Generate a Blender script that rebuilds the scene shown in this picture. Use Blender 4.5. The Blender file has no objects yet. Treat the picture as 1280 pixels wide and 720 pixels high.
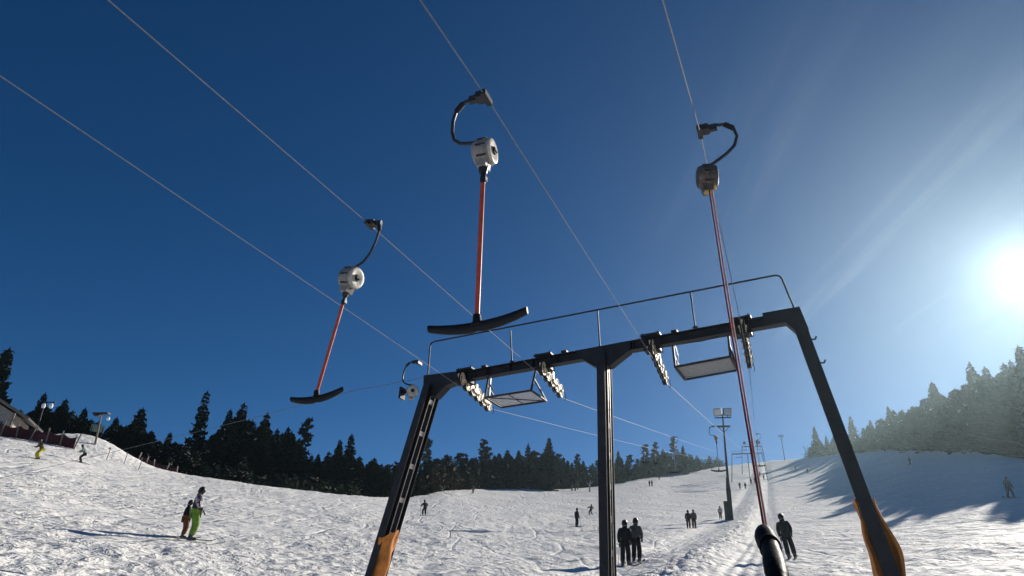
import bpy, math, random
from mathutils import Vector, Matrix, noise
PI = math.pi
R = math.radians
scene = bpy.context.scene
col = scene.collection
rng = random.Random(7)

# ------------------------------------------------------------------ camera
F = 850.0
EYE = Vector((0, 0, 1.6))
_up = Vector((80, 1750, -F)).normalized()
_f = Vector((0, 0, -1))
_y = (_f - _f.dot(_up) * _up).normalized()
_x = _y.cross(_up)
WC = Matrix((_x, _y, _up))            # camera axes -> world axes
cd = bpy.data.cameras.new('camera'); cam = bpy.data.objects.new('camera', cd); col.objects.link(cam)
cd.sensor_width = 36; cd.lens = 36 * F / 1280; cd.clip_start = 0.05; cd.clip_end = 8000
cam.matrix_world = Matrix.Translation(EYE) @ WC.to_4x4()
scene.camera = cam

# ------------------------------------------------------------------ light
SUN_AZ, SUN_EL = R(40.6), R(23.0)
w = bpy.data.worlds.new('World'); scene.world = w; w.use_nodes = True
nt = w.node_tree; nt.nodes.clear()
sky = nt.nodes.new('ShaderNodeTexSky'); sky.sky_type = 'NISHITA'; sky.sun_disc = False
sky.sun_elevation = SUN_EL; sky.sun_rotation = SUN_AZ
sky.altitude = 3000; sky.air_density = 0.72; sky.dust_density = 0.35; sky.ozone_density = 3.0
hs = nt.nodes.new('ShaderNodeHueSaturation'); hs.inputs['Saturation'].default_value = 1.26
bg = nt.nodes.new('ShaderNodeBackground'); bg.inputs[1].default_value = 0.05
wo = nt.nodes.new('ShaderNodeOutputWorld')
_n = nt.nodes.new; _l = nt.links.new
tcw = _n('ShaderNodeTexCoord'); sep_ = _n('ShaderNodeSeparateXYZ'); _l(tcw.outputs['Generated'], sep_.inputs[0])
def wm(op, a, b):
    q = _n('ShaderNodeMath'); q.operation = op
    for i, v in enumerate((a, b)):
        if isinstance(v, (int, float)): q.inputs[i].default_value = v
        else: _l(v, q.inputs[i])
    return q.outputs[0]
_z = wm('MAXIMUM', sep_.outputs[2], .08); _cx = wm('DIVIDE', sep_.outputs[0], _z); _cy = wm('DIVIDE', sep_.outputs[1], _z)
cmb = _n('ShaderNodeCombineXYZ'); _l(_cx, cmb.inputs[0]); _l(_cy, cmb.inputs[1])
GLARE_ROT = R(88)
cmap = _n('ShaderNodeMapping'); cmap.vector_type = 'TEXTURE'; cmap.inputs['Location'].default_value = (.26, 0, 0); cmap.inputs['Rotation'].default_value = (0, 0, GLARE_ROT); cmap.inputs['Scale'].default_value = (2.6, .42, 1)
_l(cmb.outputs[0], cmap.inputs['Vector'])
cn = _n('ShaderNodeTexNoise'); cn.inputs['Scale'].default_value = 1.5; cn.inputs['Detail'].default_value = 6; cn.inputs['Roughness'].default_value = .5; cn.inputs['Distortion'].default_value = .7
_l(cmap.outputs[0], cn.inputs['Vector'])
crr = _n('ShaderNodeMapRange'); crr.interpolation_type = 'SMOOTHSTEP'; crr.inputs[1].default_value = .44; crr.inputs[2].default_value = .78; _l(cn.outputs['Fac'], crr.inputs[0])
# streaks of sun glare painted into the sky colour at the right
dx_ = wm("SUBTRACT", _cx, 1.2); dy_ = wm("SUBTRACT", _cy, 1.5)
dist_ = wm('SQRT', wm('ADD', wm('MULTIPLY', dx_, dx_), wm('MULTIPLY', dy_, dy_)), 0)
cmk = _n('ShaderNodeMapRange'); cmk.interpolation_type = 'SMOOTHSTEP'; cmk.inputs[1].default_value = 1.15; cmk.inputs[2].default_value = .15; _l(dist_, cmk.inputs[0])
glare_streaks = wm('MULTIPLY', wm('MULTIPLY', crr.outputs[0], cmk.outputs[0]), .22)
mixc = _n('ShaderNodeMix'); mixc.data_type = 'RGBA'; _l(glare_streaks, mixc.inputs[0]); mixc.inputs[7].default_value = (9.5, 11.0, 12.5, 1)
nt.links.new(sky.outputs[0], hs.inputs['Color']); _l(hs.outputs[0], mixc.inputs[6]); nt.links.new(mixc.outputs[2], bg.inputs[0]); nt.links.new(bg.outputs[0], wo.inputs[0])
sl = bpy.data.lights.new('sun', 'SUN'); so = bpy.data.objects.new('sun', sl); col.objects.link(so)
sl.energy = 4.6; sl.angle = R(0.53); sl.color = (1.0, 0.93, 0.82)
sdir = Vector((math.sin(SUN_AZ) * math.cos(SUN_EL), math.cos(SUN_AZ) * math.cos(SUN_EL), math.sin(SUN_EL)))
so.rotation_euler = sdir.to_track_quat('Z', 'Y').to_euler()
scene.view_settings.view_transform = 'Standard'; scene.view_settings.look = 'None'
scene.view_settings.gamma = 1; scene.view_settings.exposure = 0.55
scene.render.engine = 'CYCLES'
scene.cycles.max_bounces = 6; scene.cycles.diffuse_bounces = 3; scene.cycles.volume_bounces = 0
scene.cycles.transparent_max_bounces = 8
HAZE_DENSITY = 0.00015

# ------------------------------------------------------------------ sight helpers
def ray(px, py):
    return (WC @ Vector((px - 640, 360 - py, -F))).normalized()
def azel(px, py):
    d = ray(px, py); return math.degrees(math.atan2(d.x, d.y)), d.z / math.hypot(d.x, d.y)
def at(px, py, r):
    d = ray(px, py); return EYE + d * (r / math.hypot(d.x, d.y))
def polar(az, r, z=0.0):
    return Vector((r * math.sin(R(az)), r * math.cos(R(az)), z))
def lerp_tab(tab, x):
    if x <= tab[0][0]: return tab[0][1]
    for (a, va), (b, vb) in zip(tab, tab[1:]):
        if x <= b:
            t = (x - a) / (b - a); return va + (vb - va) * t
    return tab[-1][1]
def sstep(a, b, x):
    t = min(1, max(0, (x - a) / (b - a))); return t * t * (3 - 2 * t)

# ------------------------------------------------------------------ the hill
# per azimuth: where the visible crest lies (metres) and how high it stands (tangent)
CREST_R = [(-60, 85), (-36, 88), (-20, 90), (-14, 93), (-10, 100), (-6.6, 122), (-2, 172), (5, 195), (11, 240), (17, 310),
           (22, 335), (25, 315), (28, 262), (30.6, 205), (32.6, 168), (34.1, 146), (36.5, 128), (40, 118), (60, 110)]
CREST_T = [(-60, .172), (-36.4, .170), (-33, .167), (-31, .161), (-28, .155), (-24.5, .150), (-20.5, .148), (-14.5, .145), (-9.5, .144), (-7.2, .147), (-4.8, .160),
           (-1.9, .165), (4.7, .168), (7.9, .174), (11.2, .186), (14.3, .192), (17.5, .202), (20.5, .207), (23.5, .210), (25.8, .213), (28, .214),
           (30.6, .216), (32.6, .209), (34.1, .211), (35.5, .204), (37.4, .192), (45, .175), (60, .15)]
BEYOND = [(-60, .02), (-12, .03), (-6, .07), (8, .10), (22, .05), (27, .10), (30, .20), (60, .20)]
LIFT_AZ = R(21.2)
LX, LY = 2.28, 15.33                      # centre post of the near gantry
def lift_uv(x, y):
    dx, dy = x - LX, y - LY
    return dx * math.cos(LIFT_AZ) - dy * math.sin(LIFT_AZ), dx * math.sin(LIFT_AZ) + dy * math.cos(LIFT_AZ)
def crest(a): return tab_at(TR, max(-60, min(60, a)))
MOUND = polar(-30.9, 91)
def smooth_tab(tab, wd):
    out = []
    for i in range(-60 * 4, 60 * 4 + 1):
        a = i / 4; out.append(sum(lerp_tab(tab, a + wd * q) * wt for q, wt in ((-1, .12), (-.66, .15), (-.33, .15), (0, .16), (.33, .15), (.66, .15), (1, .12))))
    return out
def tab_at(t, a):
    u = (a + 60) * 4; i = int(min(max(u, 0), 479)); f = u - i; return t[i] + (t[i + 1] - t[i]) * f
TR, TT, TB = smooth_tab(CREST_R, 3.0), smooth_tab(CREST_T, 1.3), smooth_tab(BEYOND, 3.0)
def hill(x, y):
    r = math.hypot(x, y)
    if r < 1e-6: return 0.0
    az = math.degrees(math.atan2(x, y))
    aa = max(-60, min(60, az))
    Rc = tab_at(TR, aa); s1 = tab_at(TT, aa) + 1.6 / Rc
    t = min(r / Rc, 1.0)
    s = 0.112 + (s1 - 0.112) * t ** 0.8
    z = r * s
    if r > Rc: z = Rc * s1 + (r - Rc) * tab_at(TB, aa)
    if r > 400: z = Rc * s1 + (400 - Rc) * tab_at(TB, aa) - (r - 400) * 0.06
    if abs(az) > 42:
        k = sstep(42, 80, abs(az)); z = z * (1 - k) + k * 0.13 * r * math.cos(R(az)) * (1 if r < 400 else 400 / r)
    dm = math.hypot(x - MOUND.x, y - MOUND.y)
    if dm < 16: z += 2.0 * math.exp(-(dm / 4.6) ** 2 * 0.9) + 0.3 * math.exp(-(dm / 9) ** 2)
    return z
def bumps(x, y):
    r = math.hypot(x, y)
    k = min(1.0, 60 / (r + 8))
    z = 0.10 * noise.noise(Vector((x * 0.16, y * 0.16, 1))) * 2
    z += 0.085 * noise.noise(Vector((x * 0.62, y * 0.42, 3))) * k
    z += 0.065 * noise.noise(Vector((x * 1.5, y * 1.1, 5))) * k
    if r < 130: z += (0.055 * (1 - abs(noise.noise(Vector((x * 2.3, y * 1.3, 7)))) * 2) ** 3 + 0.05 * noise.noise(Vector((x * 3.4, y * 1.9, 8)))) * k * (0.08 + 0.50 * sstep(-.25, .35, noise.noise(Vector((x * .09, y * .06, 21)))))
    u, v = lift_uv(x, y)
    if v > -25 and v < 330:
        fade = 1.0
        # churned bank of snow between the two tow tracks
        uc = u - 0.3 * noise.noise(Vector((v * 0.12, 0, 9)))
        m = math.exp(-((uc) / 0.95) ** 2)
        z += m * (0.17 + 0.15 * noise.noise(Vector((x * 1.5, y * 1.1, 11))) + 0.16 * noise.noise(Vector((x * 3.3, y * 2.7, 13))) + 0.08 * noise.noise(Vector((x * 6.3, y * 4.7, 17))))
        for u0 in (-2.9, 2.3):
            m = math.exp(-((u - u0) / 1.1) ** 4)
            z -= m * 0.10
            z += m * 0.03 * math.cos((u - u0) * 13.0)
    return z
def ground(x, y):
    return hill(x, y) + bumps(x, y)
def ground_hit(px, py, rmin=6):
    d = ray(px, py); h = math.hypot(d.x, d.y); r = rmin; prev = r
    while r < 420:
        p = EYE + d * (r / h)
        if p.z < hill(p.x, p.y):
            a, b = prev, r
            for _ in range(25):
                m = (a + b) / 2; p = EYE + d * (m / h)
                if p.z < hill(p.x, p.y): b = m
                else: a = m
            p = EYE + d * (b / h); return Vector((p.x, p.y, ground(p.x, p.y)))
        prev = r; r *= 1.01
    return None
def near_ground_hit(px, py):
    """the ground under a sight line, or the crest when the line just misses it"""
    q = py
    for _ in range(60):
        p = ground_hit(px, q)
        if p: return p
        q += 0.5

# ------------------------------------------------------------------ materials
def mat(name, color, rough=0.6, metal=0.0, var=0.12, scale=6.0, bump=0.0, bscale=30.0, sub=None, dark=None, spec=0.4, coat=0):
    m = bpy.data.materials.new(name); m.use_nodes = True; t = m.node_tree; b = t.nodes['Principled BSDF']
    b.inputs['Roughness'].default_value = rough; b.inputs['Metallic'].default_value = metal
    b.inputs['Specular IOR Level'].default_value = spec
    if coat: b.inputs['Coat Weight'].default_value = coat
    tc = t.nodes.new('ShaderNodeTexCoord')
    n = t.nodes.new('ShaderNodeTexNoise'); n.inputs['Scale'].default_value = scale; n.inputs['Detail'].default_value = 5
    n.inputs['Roughness'].default_value = 0.65
    t.links.new(tc.outputs['Object'], n.inputs['Vector'])
    cr = t.nodes.new('ShaderNodeValToRGB'); cr.color_ramp.elements[0].position = 0.3; cr.color_ramp.elements[1].position = 0.7
    d = dark if dark else tuple(c * (1 - 2 * var) for c in color)
    l = tuple(min(1, c * (1 + var)) for c in color)
    cr.color_ramp.elements[0].color = (*d, 1); cr.color_ramp.elements[1].color = (*l, 1)
    t.links.new(n.outputs['Fac'], cr.inputs[0]); t.links.new(cr.outputs[0], b.inputs['Base Color'])
    rr = t.nodes.new('ShaderNodeMapRange'); rr.inputs[3].default_value = max(0, rough - 0.12); rr.inputs[4].default_value = min(1, rough + 0.12)
    t.links.new(n.outputs['Fac'], rr.inputs[0]); t.links.new(rr.outputs[0], b.inputs['Roughness'])
    if bump:
        n2 = t.nodes.new('ShaderNodeTexNoise'); n2.inputs['Scale'].default_value = bscale; n2.inputs['Detail'].default_value = 4
        t.links.new(tc.outputs['Object'], n2.inputs['Vector'])
        bp = t.nodes.new('ShaderNodeBump'); bp.inputs['Strength'].default_value = bump; bp.inputs['Distance'].default_value = 0.02
        t.links.new(n2.outputs['Fac'], bp.inputs['Height']); t.links.new(bp.outputs[0], b.inputs['Normal'])
    return m

def snow_material():
    m = bpy.data.materials.new('piste_snow'); m.use_nodes = True; t = m.node_tree; b = t.nodes['Principled BSDF']
    L = t.links.new; N = t.nodes.new
    b.inputs['Roughness'].default_value = 0.75; b.inputs['Specular IOR Level'].default_value = 0.15
    tc = N('ShaderNodeTexCoord')
    def mapped(rot, sc):
        mp = N('ShaderNodeMapping'); mp.inputs['Rotation'].default_value = (0, 0, rot); mp.inputs['Scale'].default_value = sc
        L(tc.outputs['Object'], mp.inputs['Vector']); return mp.outputs[0]
    def nz(vec, scale, detail=4, rough=.6, dist=0.0):
        n = N('ShaderNodeTexNoise'); n.inputs['Scale'].default_value = scale; n.inputs['Detail'].default_value = detail
        n.inputs['Roughness'].default_value = rough; n.inputs['Distortion'].default_value = dist
        L(vec, n.inputs['Vector']); return n.outputs['Fac']
    def mth(op, a, bb, cc=None):
        q = N('ShaderNodeMath'); q.operation = op
        for i, v in enumerate((a, bb, cc)):
            if v is None: continue
            if isinstance(v, (int, float)): q.inputs[i].default_value = v
            else: L(v, q.inputs[i])
        return q.outputs[0]
    def ridge(v):     # |v-0.5| lines: thin cut grooves where noise crosses one half
        return mth('MINIMUM', mth('MULTIPLY', mth('ABSOLUTE', mth('SUBTRACT', v, 0.5), 0), 30), 1.0)
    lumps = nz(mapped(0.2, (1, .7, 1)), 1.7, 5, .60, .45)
    fine = nz(mapped(0.4, (1, 1, 1)), 6.0, 3, .6, .5)
    turn1 = ridge(nz(mapped(R(-30), (1, .22, 1)), 0.24, 1, .3, .9))      # curved ski tracks
    turn2 = ridge(nz(mapped(R(38), (1, .18, 1)), 0.20, 1, .3, 1.1))
    turn3 = ridge(nz(mapped(R(8), (.16, 1, 1)), 0.35, 1, .3, .8))
    drag = nz(mapped(R(80), (.22, 1.9, 1)), 0.9, 5, .65, .5)             # combed, wind swept rows
    # ruts along the two tow tracks
    sx = N('ShaderNodeSeparateXYZ'); L(tc.outputs['Object'], sx.inputs[0])
    ca, sa = math.cos(LIFT_AZ), math.sin(LIFT_AZ)
    u = mth('SUBTRACT', mth('MULTIPLY', mth('SUBTRACT', sx.outputs[0], LX), ca), mth('MULTIPLY', mth('SUBTRACT', sx.outputs[1], LY), sa))
    rut = nz(mapped(LIFT_AZ, (3.2, .06, 1)), 1.6, 4, .6, .15)
    mask = mth('SUBTRACT', 1.0, mth('SMOOTH_MIN', mth('MULTIPLY', mth('ABSOLUTE', mth('SUBTRACT', mth('ABSOLUTE', mth('ADD', u, 0.3), 0), 2.6), 0), 0.62), 1.0, 0.3))
    patch = N('ShaderNodeMapRange'); patch.inputs[1].default_value = .38; patch.inputs[2].default_value = .62; patch.inputs[3].default_value = .42; patch.inputs[4].default_value = 1.2
    L(nz(mapped(R(20), (1, .55, 1)), .11, 3, .55, .8), patch.inputs[0]); pt = patch.outputs[0]
    comb = nz(mapped(LIFT_AZ + R(8), (2.6, .05, 1)), 1.3, 2, .5, .3)     # groomer rows
    h = mth('MULTIPLY', mth('ADD', mth('MULTIPLY', lumps, 0.85), mth('MULTIPLY', fine, 0.13)), pt)
    h = mth('ADD', h, mth('MULTIPLY', mth('MULTIPLY', comb, mth('SUBTRACT', 1.5, pt)), 0.09))
    h = mth('ADD', h, mth('MULTIPLY', turn1, 0.15))
    h = mth('ADD', h, mth('MULTIPLY', turn2, 0.15))
    h = mth('ADD', h, mth('MULTIPLY', turn3, 0.05))
    h = mth('ADD', h, mth('MULTIPLY', drag, 0.30))
    inv = mth('SUBTRACT', 1.0, mth('MULTIPLY', mask, 0.75))
    h = mth('ADD', mth('MULTIPLY', h, inv), mth('MULTIPLY', mth('MULTIPLY', rut, mask), 0.30))
    bp = N('ShaderNodeBump'); bp.inputs['Strength'].default_value = 1.0; bp.inputs['Distance'].default_value = 0.36
    L(h, bp.inputs['Height']); L(bp.outputs[0], b.inputs['Normal'])
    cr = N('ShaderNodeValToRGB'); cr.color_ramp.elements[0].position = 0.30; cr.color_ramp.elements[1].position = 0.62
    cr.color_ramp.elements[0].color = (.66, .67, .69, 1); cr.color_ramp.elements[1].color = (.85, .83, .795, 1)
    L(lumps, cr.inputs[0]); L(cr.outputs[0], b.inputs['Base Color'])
    return m

M = dict(
    snow=snow_material(),
    steel=mat('weathered_dark_steel', (.026, .025, .028), .6, .2, .25, 5, .25, 40),
    galv=mat('galvanised_steel', (.40, .40, .39), .42, .85, .15, 9, .1, 60),
    edge=mat('sunlit_edge_steel', (.40, .37, .34), .45, .6, .2, 12, .1, 60),  # pale tone has the sunlight on leg edges and battens painted in
    grate=mat('grey_walkway_grating', (.30, .31, .33), .7, .2, .15, 14, .3, 50),
    rope=mat('steel_rope', (.17, .175, .19), .7, .1, .2, 25, .2, 120),
    cream=mat('cream_plastic', (.50, .465, .39), .42, 0, .14, 8, .15, 40),
    sheave=mat('cream_sheave_paint', (.82, .68, .44), .5, 0, .22, 7, .2, 40),
    drum=mat('weathered_grey_plastic', (.27, .255, .24), .45, 0, .18, 9, .1, 40),
    olddrum=mat('dark_weathered_drum', (.13, .11, .09), .55, .2, .35, 14, .3, 40),
    brass=mat('worn_brass_guide', (.50, .36, .14), .45, .6, .2, 12),
    rubber=mat('black_rubber', (.014, .014, .016), .62, 0, .2, 9, .15, 60, spec=.3),
    hook=mat('blackened_hanger_steel', (.04, .04, .045), .5, .3, .25, 10, .15, 50),
    rod=mat('orange_red_rod_paint', (.60, .085, .030), .40, 0, .15, 8, .1, 60, coat=.3),
    darkred=mat('dark_red_cord', (.36, .028, .022), .85, 0, .2, 20, .2, 80, spec=.08),
    pink=mat('sunlit_red_cord', (.85, .36, .30), .85, 0, .2, 20, .2, 80, spec=.08),
    orange=mat('orange_foam_mat', (.62, .23, .035), .7, 0, .20, 3.5, .6, 9, dark=(.36, .11, .02)),
    grip=mat('black_grip_rubber', (.008, .008, .009), .5, 0, .2, 9, .15, 40, spec=.009),
    black_mat=mat('black_vinyl_pad', (.012, .012, .014), .6, 0, .2, 3, .3, 12),
    bark=mat('conifer_bark', (.10, .075, .055), .9, 0, .25, 4, .6, 10),
    needles=mat('spruce_needles', (.028, .042, .022), .8, 0, .45, .7, 0, spec=.2),
    needles2=mat('fir_needles', (.034, .048, .022), .8, 0, .45, .6, 0, spec=.2),
    needles3=mat('brownish_needles', (.060, .052, .026), .8, 0, .45, .6, 0, spec=.2),
    snowbit=mat('snow_on_twigs', (.8, .82, .85), .7, 0, .05, 3),
    wood=mat('weathered_pole_wood', (.20, .17, .14), .8, 0, .2, 6, .4, 14),
    palewood=mat('grey_wood_wall', (.36, .33, .31), .8, 0, .25, 5, .3, 20),
    roofing=mat('dark_sheet_roof', (.16, .15, .15), .6, .3, .2, 3),
    net=mat('dark_red_net_cord', (.085, .022, .025), .8, 0, .3, 2),
    glass=mat('lamp_glass', (.55, .57, .60), .12, .2, .05, 4, spec=.8),
    window=mat('window_glass', (.05, .06, .08), .1, 0, .1, 4, spec=.8),
    green=mat('green_board_paint', (.16, .24, .19), .6, 0, .2, 6),
    skin=mat('skin', (.48, .29, .21), .55, 0, .06, 10),
    ski=mat('ski_topsheet', (.05, .05, .06), .35, 0, .3, 6, coat=.3),
    boot=mat('ski_boot_shell', (.06, .06, .065), .35, 0, .2, 8),
)
_cl = {}
def cloth(c, rough=.75):
    k = tuple(c)
    if k not in _cl: _cl[k] = mat('fabric_%s' % ['navy', 'black', 'grey', 'warm', 'cold', 'bright', 'pale', 'deep', 'soft', 'rich', 'plain', 'worn'][len(_cl) % 12], c, rough, 0, .18, 9, .5, 22, spec=.2)
    return _cl[k]
def floral():
    m = bpy.data.materials.new('patterned_jacket_fabric'); m.use_nodes = True; t = m.node_tree; b = t.nodes['Principled BSDF']
    v = t.nodes.new('ShaderNodeTexVoronoi'); v.inputs['Scale'].default_value = 9
    tc = t.nodes.new('ShaderNodeTexCoord'); t.links.new(tc.outputs['Object'], v.inputs['Vector'])
    cr = t.nodes.new('ShaderNodeValToRGB'); cr.color_ramp.interpolation = 'CONSTANT'
    e = cr.color_ramp.elements; e[0].color = (.03, .025, .04, 1); e[1].position = .42; e[1].color = (.42, .30, .34, 1)
    q = e.new(.62); q.color = (.10, .05, .10, 1); q = e.new(.8); q.color = (.55, .50, .52, 1)
    sx = t.nodes.new('ShaderNodeSeparateColor'); t.links.new(v.outputs['Color'], sx.inputs[0])
    t.links.new(sx.outputs[0], cr.inputs[0]); t.links.new(cr.outputs[0], b.inputs['Base Color']); b.inputs['Roughness'].default_value = .8
    return m
M['floral'] = floral()

# ------------------------------------------------------------------ mesh building
class MB:
    def __init__(s): s.v = []; s.f = []; s.mi = []; s.cur = 0
    def add(s, vs, fs):
        o = len(s.v); s.v += [Vector(p) for p in vs]
        for f in fs: s.f.append([i + o for i in f]); s.mi.append(s.cur)
    def box(s, c, size, ax=None):
        c = Vector(c); X, Y, Z = ax if ax else (Vector((1, 0, 0)), Vector((0, 1, 0)), Vector((0, 0, 1)))
        hx, hy, hz = size[0] / 2, size[1] / 2, size[2] / 2
        vs = [c + X * (a * hx) + Y * (b * hy) + Z * (d * hz) for a in (-1, 1) for b in (-1, 1) for d in (-1, 1)]
        s.add(vs, [(0, 1, 3, 2), (4, 6, 7, 5), (0, 4, 5, 1), (2, 3, 7, 6), (0, 2, 6, 4), (1, 5, 7, 3)])
    def bar(s, p0, p1, wx, wy, side):
        p0 = Vector(p0); p1 = Vector(p1); Z = (p1 - p0); l = Z.length; Z = Z / l
        X = Vector(side); X = (X - X.dot(Z) * Z).normalized(); Y = Z.cross(X)
        s.box((p0 + p1) / 2, (wx, wy, l), (X, Y, Z))
    def tube(s, pts, rad, n=8, caps=True):
        pts = [Vector(p) for p in pts]
        if isinstance(rad, (int, float)): rad = [rad] * len(pts)
        T = (pts[1] - pts[0]).normalized(); X = T.orthogonal().normalized(); rings = []
        for i, p in enumerate(pts):
            if i == 0: t = pts[1] - pts[0]
            elif i == len(pts) - 1: t = pts[-1] - pts[-2]
            else: t = (pts[i + 1] - p).normalized() + (p - pts[i - 1]).normalized()
            t.normalize(); X = (X - X.dot(t) * t).normalized(); Y = t.cross(X)
            rings.append([p + (X * math.cos(a) + Y * math.sin(a)) * rad[i] for a in [2 * PI * k / n for k in range(n)]])
        vs = [q for rg in rings for q in rg]; fs = []
        for i in range(len(pts) - 1):
            for k in range(n):
                a = i * n + k; b = i * n + (k + 1) % n; fs.append((a, b, b + n, a + n))
        if caps: fs.append(tuple(range(n - 1, -1, -1))); fs.append(tuple((len(pts) - 1) * n + k for k in range(n)))
        s.add(vs, fs)
    def lathe(s, c, axis, prof, n=20, X=None):
        """prof: (distance along axis, radius)"""
        c = Vector(c); Z = Vector(axis).normalized(); X = Z.orthogonal().normalized(); Y = Z.cross(X); vs = []; fs = []
        for (h, r) in prof:
            for k in range(n):
                a = 2 * PI * k / n; vs.append(c + Z * h + (X * math.cos(a) + Y * math.sin(a)) * max(r, 1e-4))
        for i in range(len(prof) - 1):
            for k in range(n):
                a = i * n + k; b = i * n + (k + 1) % n; fs.append((a, b, b + n, a + n))
        s.add(vs, fs)
    def prism(s, poly, off):
        n = len(poly); poly = [Vector(p) for p in poly]; off = Vector(off)
        vs = [p - off / 2 for p in poly] + [p + off / 2 for p in poly]
        fs = [tuple(range(n - 1, -1, -1)), tuple(range(n, 2 * n))] + [(i, (i + 1) % n, n + (i + 1) % n, n + i) for i in range(n)]
        s.add(vs, fs)
    def mesh(s, name, mats, inv=None, smooth=False):
        me = bpy.data.meshes.new(name)
        vs = [inv @ v for v in s.v] if inv else s.v
        me.from_pydata([tuple(v) for v in vs], [], s.f)
        for m in (mats if isinstance(mats, (list, tuple)) else [mats]): me.materials.append(m)
        me.polygons.foreach_set('material_index', s.mi)
        if smooth: me.polygons.foreach_set('use_smooth', [True] * len(me.polygons))
        me.update()
        import bmesh
        bm = bmesh.new(); bm.from_mesh(me); bmesh.ops.recalc_face_normals(bm, faces=bm.faces)
        if smooth:
            for e in bm.edges:
                if len(e.link_faces) == 2 and e.calc_face_angle(0) > R(38): e.smooth = False
        bm.to_mesh(me); bm.free()
        return me
def tag(o, label=None, cat=None, group=None, kind=None):
    if label: o['label'] = label
    if cat: o['category'] = cat
    if group: o['group'] = group
    if kind: o['kind'] = kind
    return o
def thing(name, loc, label, cat, group=None, rz=0.0):
    o = bpy.data.objects.new(name, None); o.empty_display_size = .2; col.objects.link(o)
    o.location = loc; o.rotation_euler = (0, 0, rz); o.matrix_basis = Matrix.Translation(Vector(loc)) @ Matrix.Rotation(rz, 4, 'Z')
    return tag(o, label, cat, group)
def full(o):
    m = o.matrix_basis.copy(); p = o.parent
    while p: m = p.matrix_basis @ m; p = p.parent
    return m
def part(name, mb, mats, parent, smooth=False, label=None):
    """mb is in world space; the part is stored relative to its thing"""
    inv = full(parent).inverted() if parent else None
    me = mb.mesh(name, mats, inv, smooth); o = bpy.data.objects.new(name, me); col.objects.link(o)
    if parent: o.parent = parent
    if label: o['label'] = label
    return o
def copy_tree(o, parent=None):
    c = o.copy(); col.objects.link(c)
    if parent: c.parent = parent
    for ch in list(o.children): copy_tree(ch, c)
    return c

# ------------------------------------------------------------------ ground sheet
def build_ground():
    azs = []
    a = -180.0
    while a < 180 - 1e-6:
        azs.append(a)
        if -46 <= a < 46: a += 0.17
        elif -70 <= a < 70: a += 1.0
        else: a += 4.0
    rs = [0.0, 1.0, 2.0, 3.0, 4.0, 5.0]; r = 5.0
    while r < 950:
        r *= 1.011 if r < 60 else (1.016 if r < 380 else 1.08); rs.append(r)
    n = len(azs); vs = [(0, 0, ground(0, 0))]; fs = []
    for r in rs[1:]:
        for az in azs:
            x = r * math.sin(R(az)); y = r * math.cos(R(az)); vs.append((x, y, ground(x, y)))
    global HZ; zz = [v[2] for v in vs]; HZ = (min(zz) - 1.0, max(zz) + 26.0); print('ground z', HZ)
    for k in range(n): fs.append((0, 1 + (k + 1) % n, 1 + k))
    for i in range(len(rs) - 2):
        b = 1 + i * n
        for k in range(n):
            k2 = (k + 1) % n; fs.append((b + k, b + k2, b + n + k2, b + n + k))
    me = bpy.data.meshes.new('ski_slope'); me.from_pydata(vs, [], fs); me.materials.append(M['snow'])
    me.polygons.foreach_set('use_smooth', [True] * len(me.polygons)); me.update()
    o = bpy.data.objects.new('ski_slope', me); col.objects.link(o); o['kind'] = 'structure'
build_ground()

# ------------------------------------------------------------------ gantries (lift towers)
def basis(az):
    b = Vector((math.sin(R(az)), math.cos(R(az)), 0)); return b, Vector((-b.y, b.x, 0))
UZ = Vector((0, 0, 1))
GAZ = 117
gb, gn = basis(GAZ)
GC = at(755, 440, 15.5)
def pl(px, py):            # sight line meets the upright plane of the near gantry
    d = ray(px, py); t = (GC - EYE).dot(gn) / d.dot(gn); return EYE + d * t
TOW = {'L1': pl(583, 489), 'L2': pl(682, 475), 'C': pl(818, 451), 'R': pl(931, 427)}

def leg(root, top, foot, side, fwd, sep=.42, w_=.20, battens=7, rungs=0, name='leg', detail=True):
    """two channels one behind the other, tied by bright batten plates"""
    lo = thing_part_mb = MB()
    for k in (-.5, .5):
        o = fwd * (k * sep)
        thing_part_mb.bar(foot + o, top + o, w_ * .16, .012 + (.17 if detail else .17), side)           # web (thin across)
        for s_ in (-1, 1):
            pass
        thing_part_mb.bar(foot + o, top + o, w_, .016, side) if False else None
    lo = part(name, thing_part_mb, M['steel'], root)
    fl = MB()
    for k in (-.5, .5):
        o = fwd * (k * sep)
        for q in (-1, 1):
            fl.bar(foot + o + fwd * (q * .085), top + o + fwd * (q * .085), w_, .014, side)
    part('flange', fl, M['steel'], lo)
    ax = (top - foot)
    for i in range(battens):
        t = (i + .5) / battens
        for s_ in (-1, 1):
            bt = MB(); bt.bar(foot + ax * (t - .012) + side * (s_ * w_ * .44), foot + ax * (t + .012) + side * (s_ * w_ * .44), .012, sep - .18, side)
            part('batten', bt, M['edge'], lo)
    trim = MB()  # pale strips paint sunlight along the right edge of the leg
    trim.bar(foot + fwd * (-.5 * sep + .10) + side * (w_ * .52), top + fwd * (-.5 * sep + .10) + side * (w_ * .52), .010, .020, side)
    trim.bar(foot + fwd * (.5 * sep - .10) + side * (w_ * .52), top + fwd * (.5 * sep - .10) + side * (w_ * .52), .010, .020, side)
    part('sunlit_strip', trim, M['edge'], lo)
    return lo

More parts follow.
